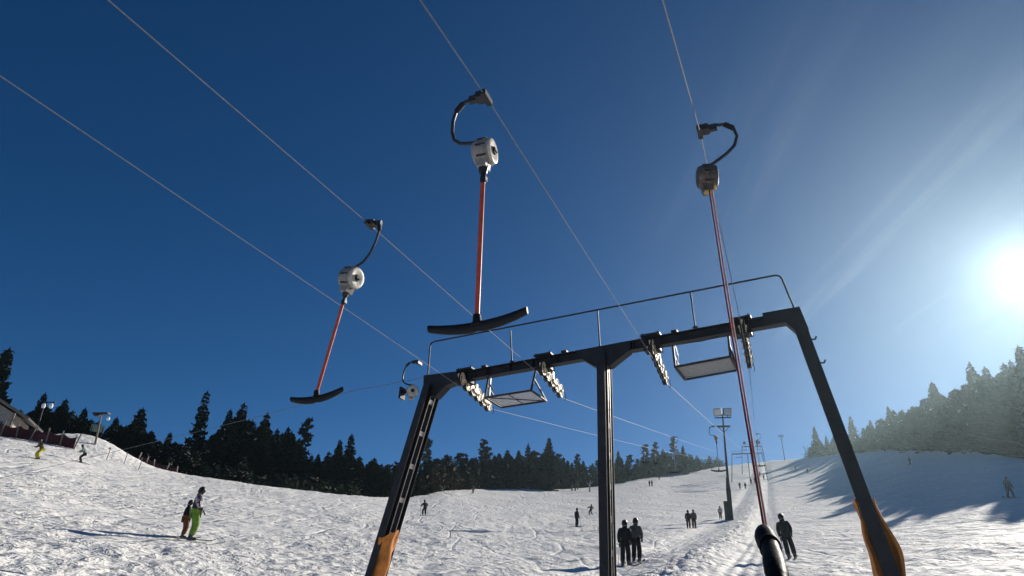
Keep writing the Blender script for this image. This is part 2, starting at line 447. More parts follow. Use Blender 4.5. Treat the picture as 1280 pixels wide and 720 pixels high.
def sheave_train(root, T, lat, fwd, n=5, slope=0.0, dia=.36, detail=True, SP=.36):
    """row of cream wheels under the beam, the rope runs along their lower rim"""
    d = (fwd + UZ * slope).normalized()
    Lh = .17 + SP * (n - 1) / 2
    c0 = T + d * (Lh * .50) + UZ * (dia * .5)
    yoke = MB()
    yoke.bar(c0 - d * Lh + UZ * .03, c0 + d * Lh + UZ * .03, .10, .035, UZ)
    yoke.bar(c0 + UZ * .02, c0 + UZ * .22, .12, .10, lat)
    for i in range(0, n - 1, 2):
        a = c0 + d * ((i - (n - 1) / 2) * SP); b = c0 + d * ((i + 1 - (n - 1) / 2) * SP)
        yoke.bar(a + lat * .06, b + lat * .06, .07, .02, UZ); yoke.bar(a - lat * .06, b - lat * .06, .07, .02, UZ)
    y = part('sheave_train', yoke, M['sheave'], root)
    for i in range(n):
        m = MB(); c = c0 + d * ((i - (n - 1) / 2) * SP)
        m.lathe(c - lat * .035, lat, [(-.012, .0), (-.012, .05), (0, .06), (0, dia * .5 - .030), (-.015, dia * .5 - .028), (-.015, dia * .5 - .016), (.085, dia * .5 - .016), (.085, dia * .5 - .028), (.07, dia * .5 - .030), (.07, .06), (.082, .05), (.082, 0)], 22)
        m.lathe(c - lat * .09, lat, [(0, 0), (0, .028), (.18, .028), (.18, 0)], 10)
        wh = part('wheel', m, M['sheave'], y, True)
        m = MB(); m.lathe(c - lat * .052, lat, [(0, dia * .5 - .017), (0, dia * .5), (.03, dia * .5), (.05, dia * .5 - .01), (.07, dia * .5), (.104, dia * .5), (.104, dia * .5 - .017)], 22)
        part('tyre', m, M['rubber'], y, True)
    if detail:
        for i in range(n + 1):     # rope catcher fingers
            p = c0 + d * ((i - n / 2) * SP); ct = MB()
            ct.tube([p + UZ * .0 + lat * .09, p - UZ * .14 + lat * .11, p - UZ * .20 + lat * .07], .009, 6)
            part('rope_catcher', ct, M['hook'], y)

def near_gantry():
    base = Vector((GC.x, GC.y, ground(GC.x, GC.y)))
    root = thing('tow_lift_gantry', base, 'nearest dark steel lift gantry with three legs, handrail and hanging platforms', 'lift tower')
    bl, br = pl(543, 478), pl(992, 397)
    ax = (br - bl).normalized(); up = (UZ - UZ.dot(ax) * ax).normalized()
    # cross beam: I section
    m = MB(); mid = (bl + br) / 2; Lb = (br - bl).length
    m.box(mid, (Lb, .018, .20), (ax, gn, up)); 
    for s_ in (-1, 1): m.box(mid + up * (s_ * .11), (Lb, .22, .02), (ax, gn, up))
    for i in range(14): m.box(bl + ax * (Lb * (i + .5) / 14), (.014, .20, .196), (ax, gn, up))
    part('cross_beam', m, M['steel'], root)
    # bolted saddles on the beam above each sheave
    for k in ('L1', 'L2', 'C', 'R'):
        T = TOW[k]; s_ = (T - bl).dot(ax); p = bl + ax * s_
        m = MB(); m.box(p + up * .165, (.46, .34, .045), (ax, gn, up)); m.box(p + up * .19, (.40, .28, .02), (ax, gn, up))
        m.box(p + ax * .55 + up * .165, (.14, .20, .05), (ax, gn, up))
        m.box(p - up * .18, (.36, .30, .07), (ax, gn, up))
        for a in (-.18, .18):
            for c in (-.13, .13): m.tube([p + ax * a + gn * c - up * .22, p + ax * a + gn * c + up * .23], .014, 6)
        part('saddle_plate', m, M['steel'], root)
    # legs
    lf = pl(468, 726); rf = pl(1118, 728); cf = Vector((GC.x, GC.y, base.z))
    def down(top, thru):
        d = (thru - top); k = 1.0
        for _ in range(40):
            p = top + d * k
            if p.z < ground(p.x, p.y) - .15: break
            k += .02
        return p
    tl = pl(541, 484); tr = pl(998, 403); tc = pl(755, 445)
    fL = down(tl, lf); fR = down(tr, rf); fC = down(tc, Vector((tc.x, tc.y, base.z)))
    la = leg(root, tl, fL, gb, gn, battens=6); ra = leg(root, tr, fR, gb, gn, battens=6, w_=.24); ca = leg(root, tc, fC, gb, gn, battens=8, w_=.20, sep=.34)
    # gussets
    for nm, poly in (('l', [pl(533, 471), pl(575, 466), pl(575, 478), pl(560, 484), pl(547, 498), pl(532, 495)]),
                     ('c', [pl(722, 441), pl(790, 428), pl(789, 440), pl(781, 446), pl(765, 459), pl(745, 460), pl(730, 451)]),
                     ('r', [pl(955, 394), pl(1000, 386), pl(1012, 415), pl(1000, 420), pl(982, 405), pl(956, 409)])):
        m = MB(); m.prism([p for p in poly], gn * .27); part('gusset', m, M['steel'], root)
    # climbing rungs on the outer edge of both side legs
    for lg, top, foot, sg, ts in ((la, tl, fL, -1, (.03, .11, .18, .25)), (ra, tr, fR, 1, (.07, .16))):
        for t in ts:
            p = top + (foot - top) * t + gb * (sg * .10)
            m = MB(); m.tube([p, p + gb * (sg * .10) - UZ * .01, p + gb * (sg * .13) + UZ * .05], .020, 6)
            part('rung', m, M['steel'], lg)
    # handrail
    r0, r1, r2, r3 = pl(535, 468), pl(538, 428), pl(975, 343), pl(994, 388)
    def rc(a, b, c, d, n=5):
        pts = []
        for i in range(n + 1):
            t = i / n; pts.append(b + (a - b).normalized() * d * (1 - t) ** 2 + (c - b).normalized() * d * t ** 2)
        return pts
    m = MB(); m.tube([r0] + rc(r0, r1, r2, .14) + rc(r1, r2, r3, .14) + [r3], .021, 8)
    rail = part('handrail', m, M['steel'], root, True)
    for a, b in (((640, 452), (638, 413)), ((750, 434), (747, 388)), ((869, 409), (863, 365))):
        m = MB(); m.tube([pl(*a), pl(*b)], .018, 8); m.box(pl(*a), (.1, .08, .03)); part('rail_post', m, M['steel'], rail)
    # hanging platforms
    for pts, posts, mt, kind in (([(606, 497), (664, 488)], [(611, 470), (670, 461)], M['grate'], 'mesh'), ([(844, 459), (913, 446)], [(841, 432), (910, 417)], M['grate'], 'plate')):
        a, b = pl(*pts[0]), pl(*pts[1]); axp = (b - a).normalized(); back = gn
        a2, b2 = a - back * .0, b - back * .0
        dpt = .95
        c4 = [a, b, b + gn * dpt, a + gn * dpt]
        fr = MB()
        for i in range(4):
            p, q = c4[i], c4[(i + 1) % 4]; fr.bar(p, q, .035, .05, UZ)
        if kind == 'mesh': fr.bar(c4[0] + UZ * .0, c4[2], .02, .02, UZ); fr.bar((c4[0] + c4[1]) / 2, (c4[2] + c4[3]) / 2, .02, .02, UZ)
        pf = part('hanging_platform', fr, M['steel'], root)
        fl = MB(); L_ = (b - a).length
        if kind == 'mesh':
            for i in range(34): fl.bar(a + axp * (L_ * (i + .5) / 34) + UZ * .03, a + axp * (L_ * (i + .5) / 34) + gn * dpt + UZ * .03, .022, .006, axp)
            for i in range(8): fl.bar(a + gn * dpt * (i + .5) / 8 + UZ * .034, b + gn * dpt * (i + .5) / 8 + UZ * .034, .008, .014, UZ)
        else:
            fl.prism([p + UZ * .035 for p in c4], UZ * .008)
            fl.box(c4[3] + axp * .10 - gn * .06 + UZ * .026, (.10, .07, .012)); fl.box(c4[1] - axp * .10 + gn * .08 + UZ * .026, (.10, .07, .012))
        part('platform_floor', fl, mt, pf)
        for (q, e, ft) in ((0, posts[0], a), (1, posts[1], b)):
            hp = MB(); tp = pl(*e); hp.bar(tp, ft, .05, .03, gb)
            hp.bar(tp.lerp(ft, .45), ft + gn * dpt, .04, .03, gb)
            part('platform_hanger', hp, M['steel'], pf)
        if kind == 'mesh':
            wm = MB(); tp = pl(*posts[0]); wm.bar(tp + gb * .05, a + gb * .12, .045, .03, gb); wm.bar(tp.lerp(a, .35) + gb * .05, tp.lerp(a, .7) + gb * .22, .04, .02, gb)
            part('brace', wm, M['edge'], pf)
        else:
            wm = MB(); tp = pl(*posts[0]); wm.bar(tp + gb * .05, tp.lerp(a, .5) + gb * .09, .02, .012, gb); wm.bar(tp.lerp(a, .5) + gb * .09, a + gb * .04, .02, .012, gb)
            part('brace', wm, M['edge'], pf)
    # power cord under the beam
    p = [pl(860, 428), pl(875, 427), pl(895, 422), pl(905, 416), pl(917, 418), pl(917, 426), pl(921, 424)]
    m = MB(); m.tube(p, .008, 6); part('power_cord', m, M['rubber'], root)
    # sheaves
    fwd = Vector((math.sin(R(22)), math.cos(R(22)), 0)); lat = Vector((fwd.y, -fwd.x, 0))
    for k, n in (('L1', 6), ('L2', 5), ('C', 6), ('R', 6)):
        sheave_train(root, TOW[k], lat, fwd, n, -.09)
    return root, (tl, fL, tr, fR, tc, fC)
gantry, LEGS = near_gantry()
tl, fL, tr, fR, tc, fC = LEGS

def crash_mat(top_px, bot_px, wid, label, open_side, curl=.9, ruffle=.03, leg_=None, seed=0, off=0.0):
    """foam sheet bent round a leg; u runs round the leg, v down it"""
    a, b = leg_
    rr = random.Random(seed)
    def on(pt):  # parameter on leg at the height of a pixel
        p = pl(*pt); t = (a.z - p.z) / (a.z - b.z); return a + (b - a) * t
    p0, p1 = on(top_px), on(bot_px)
    nu, nv = 18, 22; th = .055
    X = gb; Y = gn; outer = []; inner = []
    for j in range(nv + 1):
        v = j / nv; c = p0.lerp(p1, v)
        for i in range(nu + 1):
            u = i / nu * 2 - 1
            ang = u * curl * PI
            flare = wid * (1 + .25 * math.sin(v * 5 + seed) * abs(u)) * (1 + 1.3 * max(0, v - .55) * max(0, u) * (seed == 5)) * (1 + .35 * max(0, .25 - v)) * (1 + .30 * noise.noise(Vector((u * 1.6, v * 3, seed))))
            dx = math.sin(ang) * flare; dy = -math.cos(ang) * flare * .9
            ca, sa = math.cos(open_side), math.sin(open_side)
            q = c + X * (dx * ca - dy * sa) + Y * (dx * sa + dy * ca)
            top = (.10 * math.sin(u * 4 + seed) + ruffle * math.sin(u * 11 + seed)) * (1 - v)
            q = q + UZ * top
            outer.append(q); inner.append(c.lerp(q, 1 - th / wid * .9) + UZ * (top * .0))
    m = MB(); n1 = (nu + 1) * (nv + 1); vs = outer + inner; fs = []
    idx = lambda j, i: j * (nu + 1) + i
    for j in range(nv):
        for i in range(nu):
            fs.append((idx(j, i), idx(j, i + 1), idx(j + 1, i + 1), idx(j + 1, i)))
            fs.append((n1 + idx(j, i), n1 + idx(j + 1, i), n1 + idx(j + 1, i + 1), n1 + idx(j, i + 1)))
    for i in range(nu):
        fs.append((idx(0, i), n1 + idx(0, i), n1 + idx(0, i + 1), idx(0, i + 1))); fs.append((idx(nv, i), idx(nv, i + 1), n1 + idx(nv, i + 1), n1 + idx(nv, i)))
    for j in range(nv):
        fs.append((idx(j, 0), idx(j + 1, 0), n1 + idx(j + 1, 0), n1 + idx(j, 0))); fs.append((idx(j, nu), n1 + idx(j, nu), n1 + idx(j + 1, nu), idx(j + 1, nu)))
    m.add(vs, fs)
    base = p1.copy()
    o = thing('crash_mat', base, label, 'safety mat')
    part('foam_sheet', m, M['orange'], o, True)
    st = MB(); c = p0.lerp(p1, .16); n = 16
    st.tube([c + (X * math.sin(t) + Y * math.cos(t)) * (wid * .55) for t in [2 * PI * k / n for k in range(n + 1)]], .012, 6)
    part('tie_strap', st, M['rubber'], o)
    return o
crash_mat((490, 668), (478, 745), .26, 'bright orange foam mat wrapped round the left gantry leg', R(105), .60, .02, (tl, fL), 2)
crash_mat((1085, 632), (1118, 750), .225, 'brown orange curling foam mat round the right gantry leg', R(200), .60, .05, (tr, fR), 5)

# ------------------------------------------------------------------ ropes
FW = Vector((math.sin(R(22)), math.cos(R(22)), 0)); LAT = Vector((FW.y, -FW.x, 0))
def on_lift_plane(T, px, py, a=22):
    h = Vector((math.sin(R(a)), math.cos(R(a)), 0)); m = Vector((h.y, -h.x, 0)); d = ray(px, py)
    return EYE + d * ((T - EYE).dot(m) / d.dot(m))
# second and third gantry positions
G2 = ground_hit(938, 602); G3 = ground_hit(944, 592)
def hh_for(G, px, py): return 1.6 + azel(px, py)[1] * math.hypot(G.x, G.y) - G.z
H2 = hh_for(G2, 935, 567); H3 = hh_for(G3, 944, 558); print('gantries', G2, H2, G3, H3)
g2b, g2n = basis(111.5)
OFF = {'L1': -3.9, 'L2': -1.7, 'C': 1.2, 'R': 3.2}
ropes = {}
SAGS = {'L1': 1.3, 'L2': .65, 'C': .45, 'R': .6}
seen = {'L1': [(430, 385), (0, 95)], 'L2': [(462, 281), (135, 0)], 'C': [(608, 122), (525, 0)], 'R': [(875, 165), (828, 0)]}
desc = {'L1': 'leftmost thin steel haul rope crossing the sky above the left gantry leg', 'L2': 'steel haul rope carrying the leftmost hanging tow bar',
        'C': 'steel haul rope carrying the middle tow bar with flat black crosspiece', 'R': 'rightmost steel haul rope above the long red tow line'}
def bez(a, b, sag, n=24):
    return [a.lerp(b, i / n) - UZ * (4 * sag * (i / n) * (1 - i / n)) for i in range(n + 1)]
GP = {}
for k in ('L1', 'L2', 'C', 'R'):
    T = TOW[k]; Ta = T + FW * .0
    p1 = on_lift_plane(T, *seen[k][0]); p2 = on_lift_plane(T, *seen[k][1])
    p3 = p2 + (p2 - p1).normalized() * 22; p3.z = p2.z + .05 * 22
    E2 = G2 + g2b * OFF[k] + UZ * (H2 - .4); E3 = G3 + g2b * OFF[k] * .75 + UZ * (H3 - .4)
    TF = T + FW * 1.1 - UZ * .10
    GP[k] = (p1, T, TF, E2, E3)
    pts = [p3, p2, p1, T, TF] + bez(TF, E2, SAGS[k])[1:] + bez(E2, E3, .5, 6)[1:] + [polar(23.3, 345, 0)]
    pts[-1].z = hill(pts[-1].x, pts[-1].y) + 5 ; pts[-1] += LAT * OFF[k]
    m = MB(); m.tube(pts, .0068, 6)
    o = part('haul_rope', m, M['rope'], None, True); tag(o, desc[k], 'steel rope')
def rope_at(k, t):
    """point on the span from the near gantry to the second gantry"""
    _, T, TF, E2, E3 = GP[k]; return TF.lerp(E2, t) - UZ * (4 * SAGS[k] * t * (1 - t))
def rope_at_px(k, px):
    best = min(((abs(WCI(rope_at(k, i / 400)) - px), i / 400) for i in range(401)))
    return rope_at(k, best[1])
def WCI(P):
    c = WC.transposed() @ (P - EYE); return 640 + F * c.x / -c.z
# slack stay rope running down left from the gantry head
a = pl(541, 470); b = at(145, 564, 34); c = at(-60, 611, 52)
g1 = at(330, 519, 24)
m = MB(); m.tube([a, at(440, 489, 20), g1, at(245, 540, 29), b, at(60, 584, 39), c], .008, 6)
o = part('stay_rope', m, M['rope'], None, True); tag(o, 'thin dark rope sloping down left from the near gantry past the spruces', 'stay rope')

# ------------------------------------------------------------------ tow hangers (T-bars)
def hanger(P, side, label, tilt=0.0, rod=1.75, full_=True, rodcol='rod', boxmat='cream', pull=None, tyaw=0.0, drum_yaw=0.0, s=1.0, grp=None, tiltf=0.0, tbar=True, apts=None, bl=0.0, zc=None, body='drum', ds=.82, tw=.47, troll=0.0):
    """P: grip point on the rope; side: -1 arm bows left, +1 right; hangs from P"""
    o = thing('tow_hanger', P, label, 'tow bar', grp)
    rot = Matrix.Rotation(tilt, 3, FW) @ Matrix.Rotation(tiltf, 3, LAT)
    def W(l, f, u): return P + rot @ (LAT * (l * s) + FW * (f * s) + UZ * (u * s))
    def D(l, f, u): return rot @ (LAT * l + FW * f + UZ * u)
    # grip clamp
    m = MB(); m.box(W(0, 0, 0), (.06 * s, .20 * s, .06 * s), (LAT, FW, UZ)); m.box(W(side * .06, 0, .01), (.10 * s, .12 * s, .05 * s), (LAT, FW, UZ))
    for q in (-.06, .06): m.tube([W(-.02 * side, q, .045), W(.10 * side, q, .045)], .014 * s, 6)
    m.tube([W(side * .02, .0, .02), W(side * .16, 0, .035)], .032 * s, 8); m.box(W(side * .15, 0, .02), (.09 * s, .05 * s, .075 * s), (LAT, FW, UZ))
    g = part('grip_clamp', m, M['hook'], o)
    # goose-neck arm
    pts = [(.05, .015), (.17, .035), (.27, .0), (.345, -.09), (.375, -.22), (.375, -.36), (.345, -.47), (.27, -.535), (.16, -.56), (.06, -.565)]
    if side > 0: pts = [(.05, .015), (.16, .05), (.28, .03), (.365, -.05), (.39, -.17), (.345, -.29), (.25, -.375), (.15, -.44), (.06, -.49)]
    if apts: pts = apts
    m = MB(); m.tube([W(side * a_, 0, b_) for a_, b_ in pts], .019 * s, 8)
    arm = part('hanger_arm', m, M['hook'], o, True)
    sh = MB(); sh.tube([W(side * pts[2][0], 0, pts[2][1]), W(side * pts[3][0], 0, pts[3][1])], .031 * s, 8); part('rubber_sleeve', sh, M['rubber'], arm, True)
    if zc is None: zc = -.72 if side < 0 else -.64
    # spring box: round drum with a disc cover and a tapered neck
    dax = (rot @ (Matrix.Rotation(drum_yaw, 3, 'Z') @ LAT)).normalized(); c = W(bl, 0, zc); s0 = s; s = s * ds
    m = MB()
    m.lathe(c, dax, [(-.13 * s, 0), (-.13 * s, .10 * s), (-.115 * s, .145 * s), (-.06 * s, .165 * s), (.02 * s, .168 * s), (.025 * s, .178 * s), (.055 * s, .178 * s), (.06 * s, .168 * s), (.10 * s, .16 * s)], 28)
    dz = (rot @ UZ); dw = dz.cross(dax).normalized()
    m.prism([c - dax * .11 * s + dz * .0 - dw * .0, c + dax * .09 * s, c + dax * .055 * s - dz * .24 * s, c - dax * .065 * s - dz * .24 * s], dw * .16 * s)
    m.box(c + dz * .17 * s, (.10 * s, .07 * s, .05 * s), (dax, dw, dz))
    bx = part('spring_box', m, M[body], o, True)
    m = MB(); m.lathe(c, dax, [(.10 * s, .162 * s), (.128 * s, .155 * s), (.135 * s, .135 * s), (.128 * s, .10 * s), (.128 * s, 0)], 28)
    part('drum_cover', m, M[boxmat], bx, True)
    m = MB(); m.lathe(c, dax, [(.129 * s, .055 * s), (.15 * s, .05 * s), (.15 * s, 0)], 16); m.bar(c + dax * .152 * s - dw * .045 * s, c + dax * .152 * s + dw * .045 * s, .03 * s, .02 * s, dz)
    part('drum_hub', m, M['rubber'], bx)
    if not grp:
        for kk in range(8):
            an = kk / 8 * 2 * PI; pp = c + (dz * math.cos(an) + dw * math.sin(an)) * .172 * s
            m = MB(); m.tube([pp - dax * .05 * s, pp + dax * .07 * s], .014 * s, 6)
            part('cover_bolt', m, M['hook'], bx)
    s = s0
    if pull is None:
        nz0 = zc - .24 * ds
        m = MB(); m.tube([W(bl, 0, nz0 + .02), W(bl, 0, nz0 - .06)], [.055 * s, .038 * s], 10); m.tube([W(bl, 0, nz0 - .05), W(bl + .012, 0, nz0 - .12), W(bl, 0, nz0 - .18)], .026 * s, 8)
        m.box(W(bl + .01, 0, nz0 - .13), (.06 * s, .05 * s, .05 * s), (LAT, FW, UZ))
        part('swivel', m, M['hook'], o)
        zt = nz0 - .17; ze = zt - rod
        m = MB(); m.tube([W(bl, 0, zt), W(bl, 0, ze)], .023 * s, 10); part('pull_rod', m, M[rodcol], o, True)
        if tbar:
            ty = Matrix.Rotation(tyaw, 3, 'Z')
            m = MB(); n = 16; secs = []
            rq = Matrix.Rotation(troll, 3, FW) @ rot; ex = (rq @ (ty @ LAT)).normalized(); ey = (rq @ UZ).cross(ex).normalized(); ez = ex.cross(ey) * 1.0
            if ez.z < 0: ez = -ez
            c0 = W(bl, 0, ze)
            m.tube([c0 + ez * .02, c0 - ez * .05, c0 - ez * .09], [.035 * s, .042 * s, .07 * s], 10)
            vs = []; fs = []; K = 10
            for i in range(n + 1):
                x = (i / n * 2 - 1); z = -.10 + .07 * x * x + (.012 if abs(x) < .06 else 0)
                hh = .052 - .016 * abs(x) ** 2; ww = .030
                for q in range(K):
                    a_ = 2 * PI * q / K
                    vs.append(c0 + ex * (x * tw * s) + ez * ((z + math.sin(a_) * hh) * s) + ey * (math.cos(a_) * ww * s))
            for i in range(n):
                for q in range(K):
                    a_ = i * K + q; b_ = i * K + (q + 1) % K; fs.append((a_, b_, b_ + K, a_ + K))
            fs.append(tuple(range(K))); fs.append(tuple(n * K + q for q in range(K)))
            m.add(vs, fs)
            part('crosspiece', m, M['rubber'], o, True)
    return o, c
PC, PL2, PR = GP['C'][0], GP['L2'][0], GP['R'][0]
hanger(PC, -1, 'middle tow bar, grey drum and orange rod above a flat black crosspiece', R(-1.5), 1.44, tyaw=R(4), drum_yaw=R(2), tw=.465, troll=R(-5))
hanger(PL2, 1, 'left tow bar leaning, cream drum and dull red rod over small black crosspiece', R(8.3), 1.26, tyaw=R(6), drum_yaw=R(-4), apts=[(.02, .01), (.10, .03), (.17, .0), (.20, -.10), (.19, -.30), (.15, -.47), (.08, -.60), (-.02, -.68), (-.06, -.70)], bl=-.06, zc=-.86, tw=.37, ds=.95, troll=R(-17))
PS = on_lift_plane(TOW['L1'], 524, 454)
def short_hanger():
    o, c = hanger(PS, -1, 'small tow drum without a rod just left of the gantry head', R(8), .3, drum_yaw=R(-60), pull=True, s=.92)
    m = MB(); m.box(c - LAT * .26 - UZ * .03, (.05, .20, .26), (LAT, FW, UZ)); m.tube([c - LAT * .26, c - LAT * .1], .03, 8); part('end_plate', m, M['rubber'], o)
short_hanger()
# right hanger, its line pulled out towards the camera
def pulled_hanger():
    o, c = hanger(PR, 1, 'right tow bar with long red line pulled out to a black grip in front', R(-2), 0, pull=True, drum_yaw=R(14), boxmat='olddrum', body='olddrum')
    e = at(957, 661, 2.9)
    top = c - UZ * .16 + LAT * .03
    m = MB(); m.tube([c - UZ * .10, c - UZ * .2], .05, 10); m.box(c - UZ * .13 + LAT * .03, (.12, .10, .05), (LAT, FW, UZ)); part('line_guide', m, M['brass'], o)
    n = 20
    for nm, off0, off1, mt, rad in (('tow_line', -.015, -.005, 'darkred', .0085), ('tow_line', .013, .005, 'pink', .0085)):  # pale strand paints the sunlit side of the line beside the dark one
        pts = []
        for i in range(n + 1):
            t = i / n; p = top.lerp(e, t) - UZ * (.10 * 4 * t * (1 - t)); k = off0 + (off1 - off0) * t; pts.append(p + LAT * k)
        rads = [rad * (1 - .45 * (i / n)) for i in range(n + 1)]
        m = MB(); m.tube(pts, rads, 6); part(nm, m, M[mt], o, True)
    # black crosspiece seen end-on: a shaped rubber bar coming towards the viewer
    K = 14; vs = []; fs = []
    prof = [(0, .007, .007), (.015, .014, .014), (.05, .020, .022), (.07, .024, .026), (.075, .028, .030), (.11, .032, .036), (.17, .036, .044), (.25, .037, .047), (.32, .034, .042), (.325, .038, .046), (.345, .038, .046), (.35, .032, .038), (.42, .031, .036), (.50, .035, .040), (.62, .036, .040), (.75, .030, .032), (.80, .014, .016), (.805, .002, .002)]
    d = (at(973, 712, 2.2) - e).normalized(); X = d.cross(UZ).normalized(); Y = X.cross(d)
    for h, a_, b_ in prof:
        for q in range(K):
            t = 2 * PI * q / K; bend = -.05 * (h / .8) ** 2
            vs.append(e + d * h + X * (.012 * math.sin(min(h, .3) * 10)) + Y * bend + X * (math.cos(t) * a_ * .96) + Y * (math.sin(t) * b_ * .96))
    for i in range(len(prof) - 1):
        for q in range(K):
            a_ = i * K + q; b2 = i * K + (q + 1) % K; fs.append((a_, b2, b2 + K, a_ + K))
    m = MB(); m.add(vs, fs); part('crosspiece', m, M['grip'], o, True)
pulled_hanger()
# hangers further up the span
for k, px, side, lab, sc_ in (('L2', 841, 1, 'empty tow bar hanging over the piste left of the floodlight pole', .78), ('C', 894, -1, 'tow bar beside the floodlight pole with wide bowed arm', .85),
                        ('R', 945, 1, 'tow bar with bowed arm seen just behind the long red line', .85),
                        ('L1', 818, -1, 'far pale tow bar hanging in front of the distant trees', .6), ('L1', 806, -1, 'dark little tow bar in front of the distant trees, left of a pale one', .6)):
    P = rope_at_px(k, px)
    hanger(P, side, lab, 0, 1.55 if k != 'L1' else .5, tyaw=R(5), rodcol='galv' , boxmat='drum' if px != 818 else 'cream', s=sc_, grp='tow bars up the slope')

# ------------------------------------------------------------------ far gantries
def far_gantry(G, label, lights=False, hh=5.6, wl=-4.7, wr=4.4):
    o = thing('tow_lift_gantry', G, label, 'lift tower')
    m = MB(); a = G + g2b * wl + UZ * hh; b = G + g2b * wr + UZ * hh
    m.bar(a, b, .28, .24, UZ); part('cross_beam', m, M['steel'], o)
    for tp, ft in ((a, G + g2b * (wl - 1.0) - UZ * 1.0), (b, G + g2b * (wr + 1.0) - UZ * 1.0), (G + UZ * hh, G - UZ * 1.0)):
        m = MB()
        for k in (-.2, .2): m.bar(ft + g2n * k, tp + g2n * k, .20, .14, g2b)
        for i in range(8):
            p = ft.lerp(tp, (i + .5) / 8); m.bar(p - g2n * .2, p + g2n * .2, .18, .06, g2b)
        part('leg', m, M['steel'], o)
    m = MB(); m.tube([a, a + UZ * 1.0, b + UZ * 1.0, b], .035, 6); part('handrail', m, M['steel'], o)
    for q in (.25, .5, .75): m = MB(); p = a.lerp(b, q); m.tube([p, p + UZ], .03, 6); part('rail_post', m, M['steel'], o)
    for k in OFF:
        m = MB(); c = G + g2b * max(wl + .5, min(wr - .3, OFF[k])) + UZ * (hh - .3)
        m.bar(c - g2n * .6, c + g2n * .6, .12, .1, UZ)
        for q in (-.5, -.17, .17, .5): m.lathe(c + g2n * q - g2b * .05 - UZ * .05, g2b, [(0, 0), (0, .16), (.1, .16), (.1, 0)], 12)
        part('sheave_train', m, M['drum'], o)
    for q in (-2.8, 2.2):
        m = MB(); c = G + g2b * q + UZ * (hh - 1.15); m.box(c, (1.5, .6, .06), (g2b, g2n, UZ))
        for s_ in (-.72, .72): m.bar(c + g2b * s_, c + g2b * s_ + UZ * 1.1, .05, .04, g2b)
        part('hanging_platform', m, M['steel'], o)
    if lights:
        for q in (-2.6, 0, 2.6):
            m = MB(); c = G + g2b * q + UZ * (hh + 1.5); m.box(c, (.9, .5, .8), (g2b, g2n, UZ)); m.bar(c - UZ * 1.4, c, .1, .1, g2b); part('lamp_head', m, M['steel'], o)
far_gantry(G2, 'second dark gantry up the slope, framing the queue of riders', hh=H2)
far_gantry(G3, 'third gantry far uphill carrying three lamp heads on its rail', True, hh=H3, wl=-3.6, wr=3.4)

# ------------------------------------------------------------------ floodlight pole
def flood_pole():
    g = ground_hit(914, 650); r = math.hypot(g.x, g.y); az, tn = azel(903, 516)
    top = polar(az, r, 1.6 + tn * r); H = top.z - g.z
    top = Vector((g.x + (top.x - g.x) * 1.0, g.y + (top.y - g.y) * 1.0, top.z))
    o = thing('floodlight_pole', g, 'tall dark floodlight pole with two square lamps and black padded foot', 'floodlight')
    m = MB(); m.tube([g - UZ * .3, g.lerp(top, .5), top - UZ * .2], [.20, .15, .09], 12); part('pole', m, M['steel'], o, True)
    b_, n_ = basis(105)
    m = MB(); c = g.lerp(top, .865); m.box(c, (1.7, .8, .07), (b_, n_, UZ))
    for s_ in (-1, 1): m.bar(c + b_ * (s_ * .75), c - UZ * .8, .08, .06, n_)
    part('service_platform', m, M['steel'], o)
    m = MB(); c2 = top - UZ * .65; m.box(c2, (2.1, .12, .14), (b_, n_, UZ)); part('cross_arm', m, M['steel'], o)
    for s_, yw in ((-.62, -14), (.62, 10)):
        c = c2 + b_ * s_ + UZ * .72 - n_ * .15
        q = Matrix.Rotation(R(yw), 3, 'Z'); X = q @ b_; fwd_ = q @ (-n_); D = (fwd_ - UZ * .42).normalized(); U = X.cross(D); U = U if U.z > 0 else -U
        m = MB(); m.box(c, (1.0, .30, .95), (X, D, U)); m.box(c - D * .22, (.6, .2, .6), (X, D, U)); m.bar(c - U * .5, c2 + b_ * s_, .08, .08, X)
        h = part('lamp_housing', m, M['steel'], o)
        m = MB(); m.box(c + D * .155, (.88, .02, .84), (X, D, U)); part('lamp_glass', m, M['glass'], h)
    m = MB()
    for i, (a_, hh, wd) in enumerate(((0, 3.5, .52), (-.5, 2.3, .50))):
        c = g + b_ * (a_ * .9) + UZ * (hh / 2 - .1); m.box(c, (wd, .9, hh), (b_, n_, UZ)); m.box(c + UZ * (hh / 2 - .1), (wd + .05, .95, .12), (b_, n_, UZ))
    m.tube([g + UZ * 3.4, g + UZ * 5.2], [.30, .17], 10)
    part('foot_pad', m, M['black_mat'], o)
flood_pole()

def simple_pole(base_px, top_px, name, label, cat, build=None, mt='wood', rad=.12, r=None):
    g = near_ground_hit(*base_px)
    if r: g = polar(azel(*base_px)[0], r); g.z = ground(g.x, g.y)
    rr = math.hypot(g.x, g.y); az, tn = azel(*top_px); top = polar(az, rr, 1.6 + tn * rr)
    o = thing(name, g, label, cat); m = MB(); m.tube([g - UZ * .4, top], [rad, rad * .7], 10); part('pole', m, M[mt], o, True)
    if build: build(o, g, top)
    return o
def far_top(o, g, top):
    b_, n_ = basis(105); m = MB()
    m.bar(top - b_ * .9 - UZ * .4, top + b_ * .9 - UZ * .4, .16, .14, UZ); m.bar(top - b_ * .6 - UZ * 1.4, top + b_ * .6 - UZ * 1.4, .16, .14, UZ)
    part('cross_arm', m, M['steel'], o)
    for q in (-.8, 0, .8): m = MB(); m.box(top + b_ * q - UZ * (.05 if q else -.3), (.5, .4, .55)); part('lamp_housing', m, M['steel'], o)
simple_pole((981, 574), (976, 545), 'lamp_pole', 'lone dark lamp pole on the skyline left of the hazy trees', 'lamp pole', far_top, 'steel', .2, r=325)
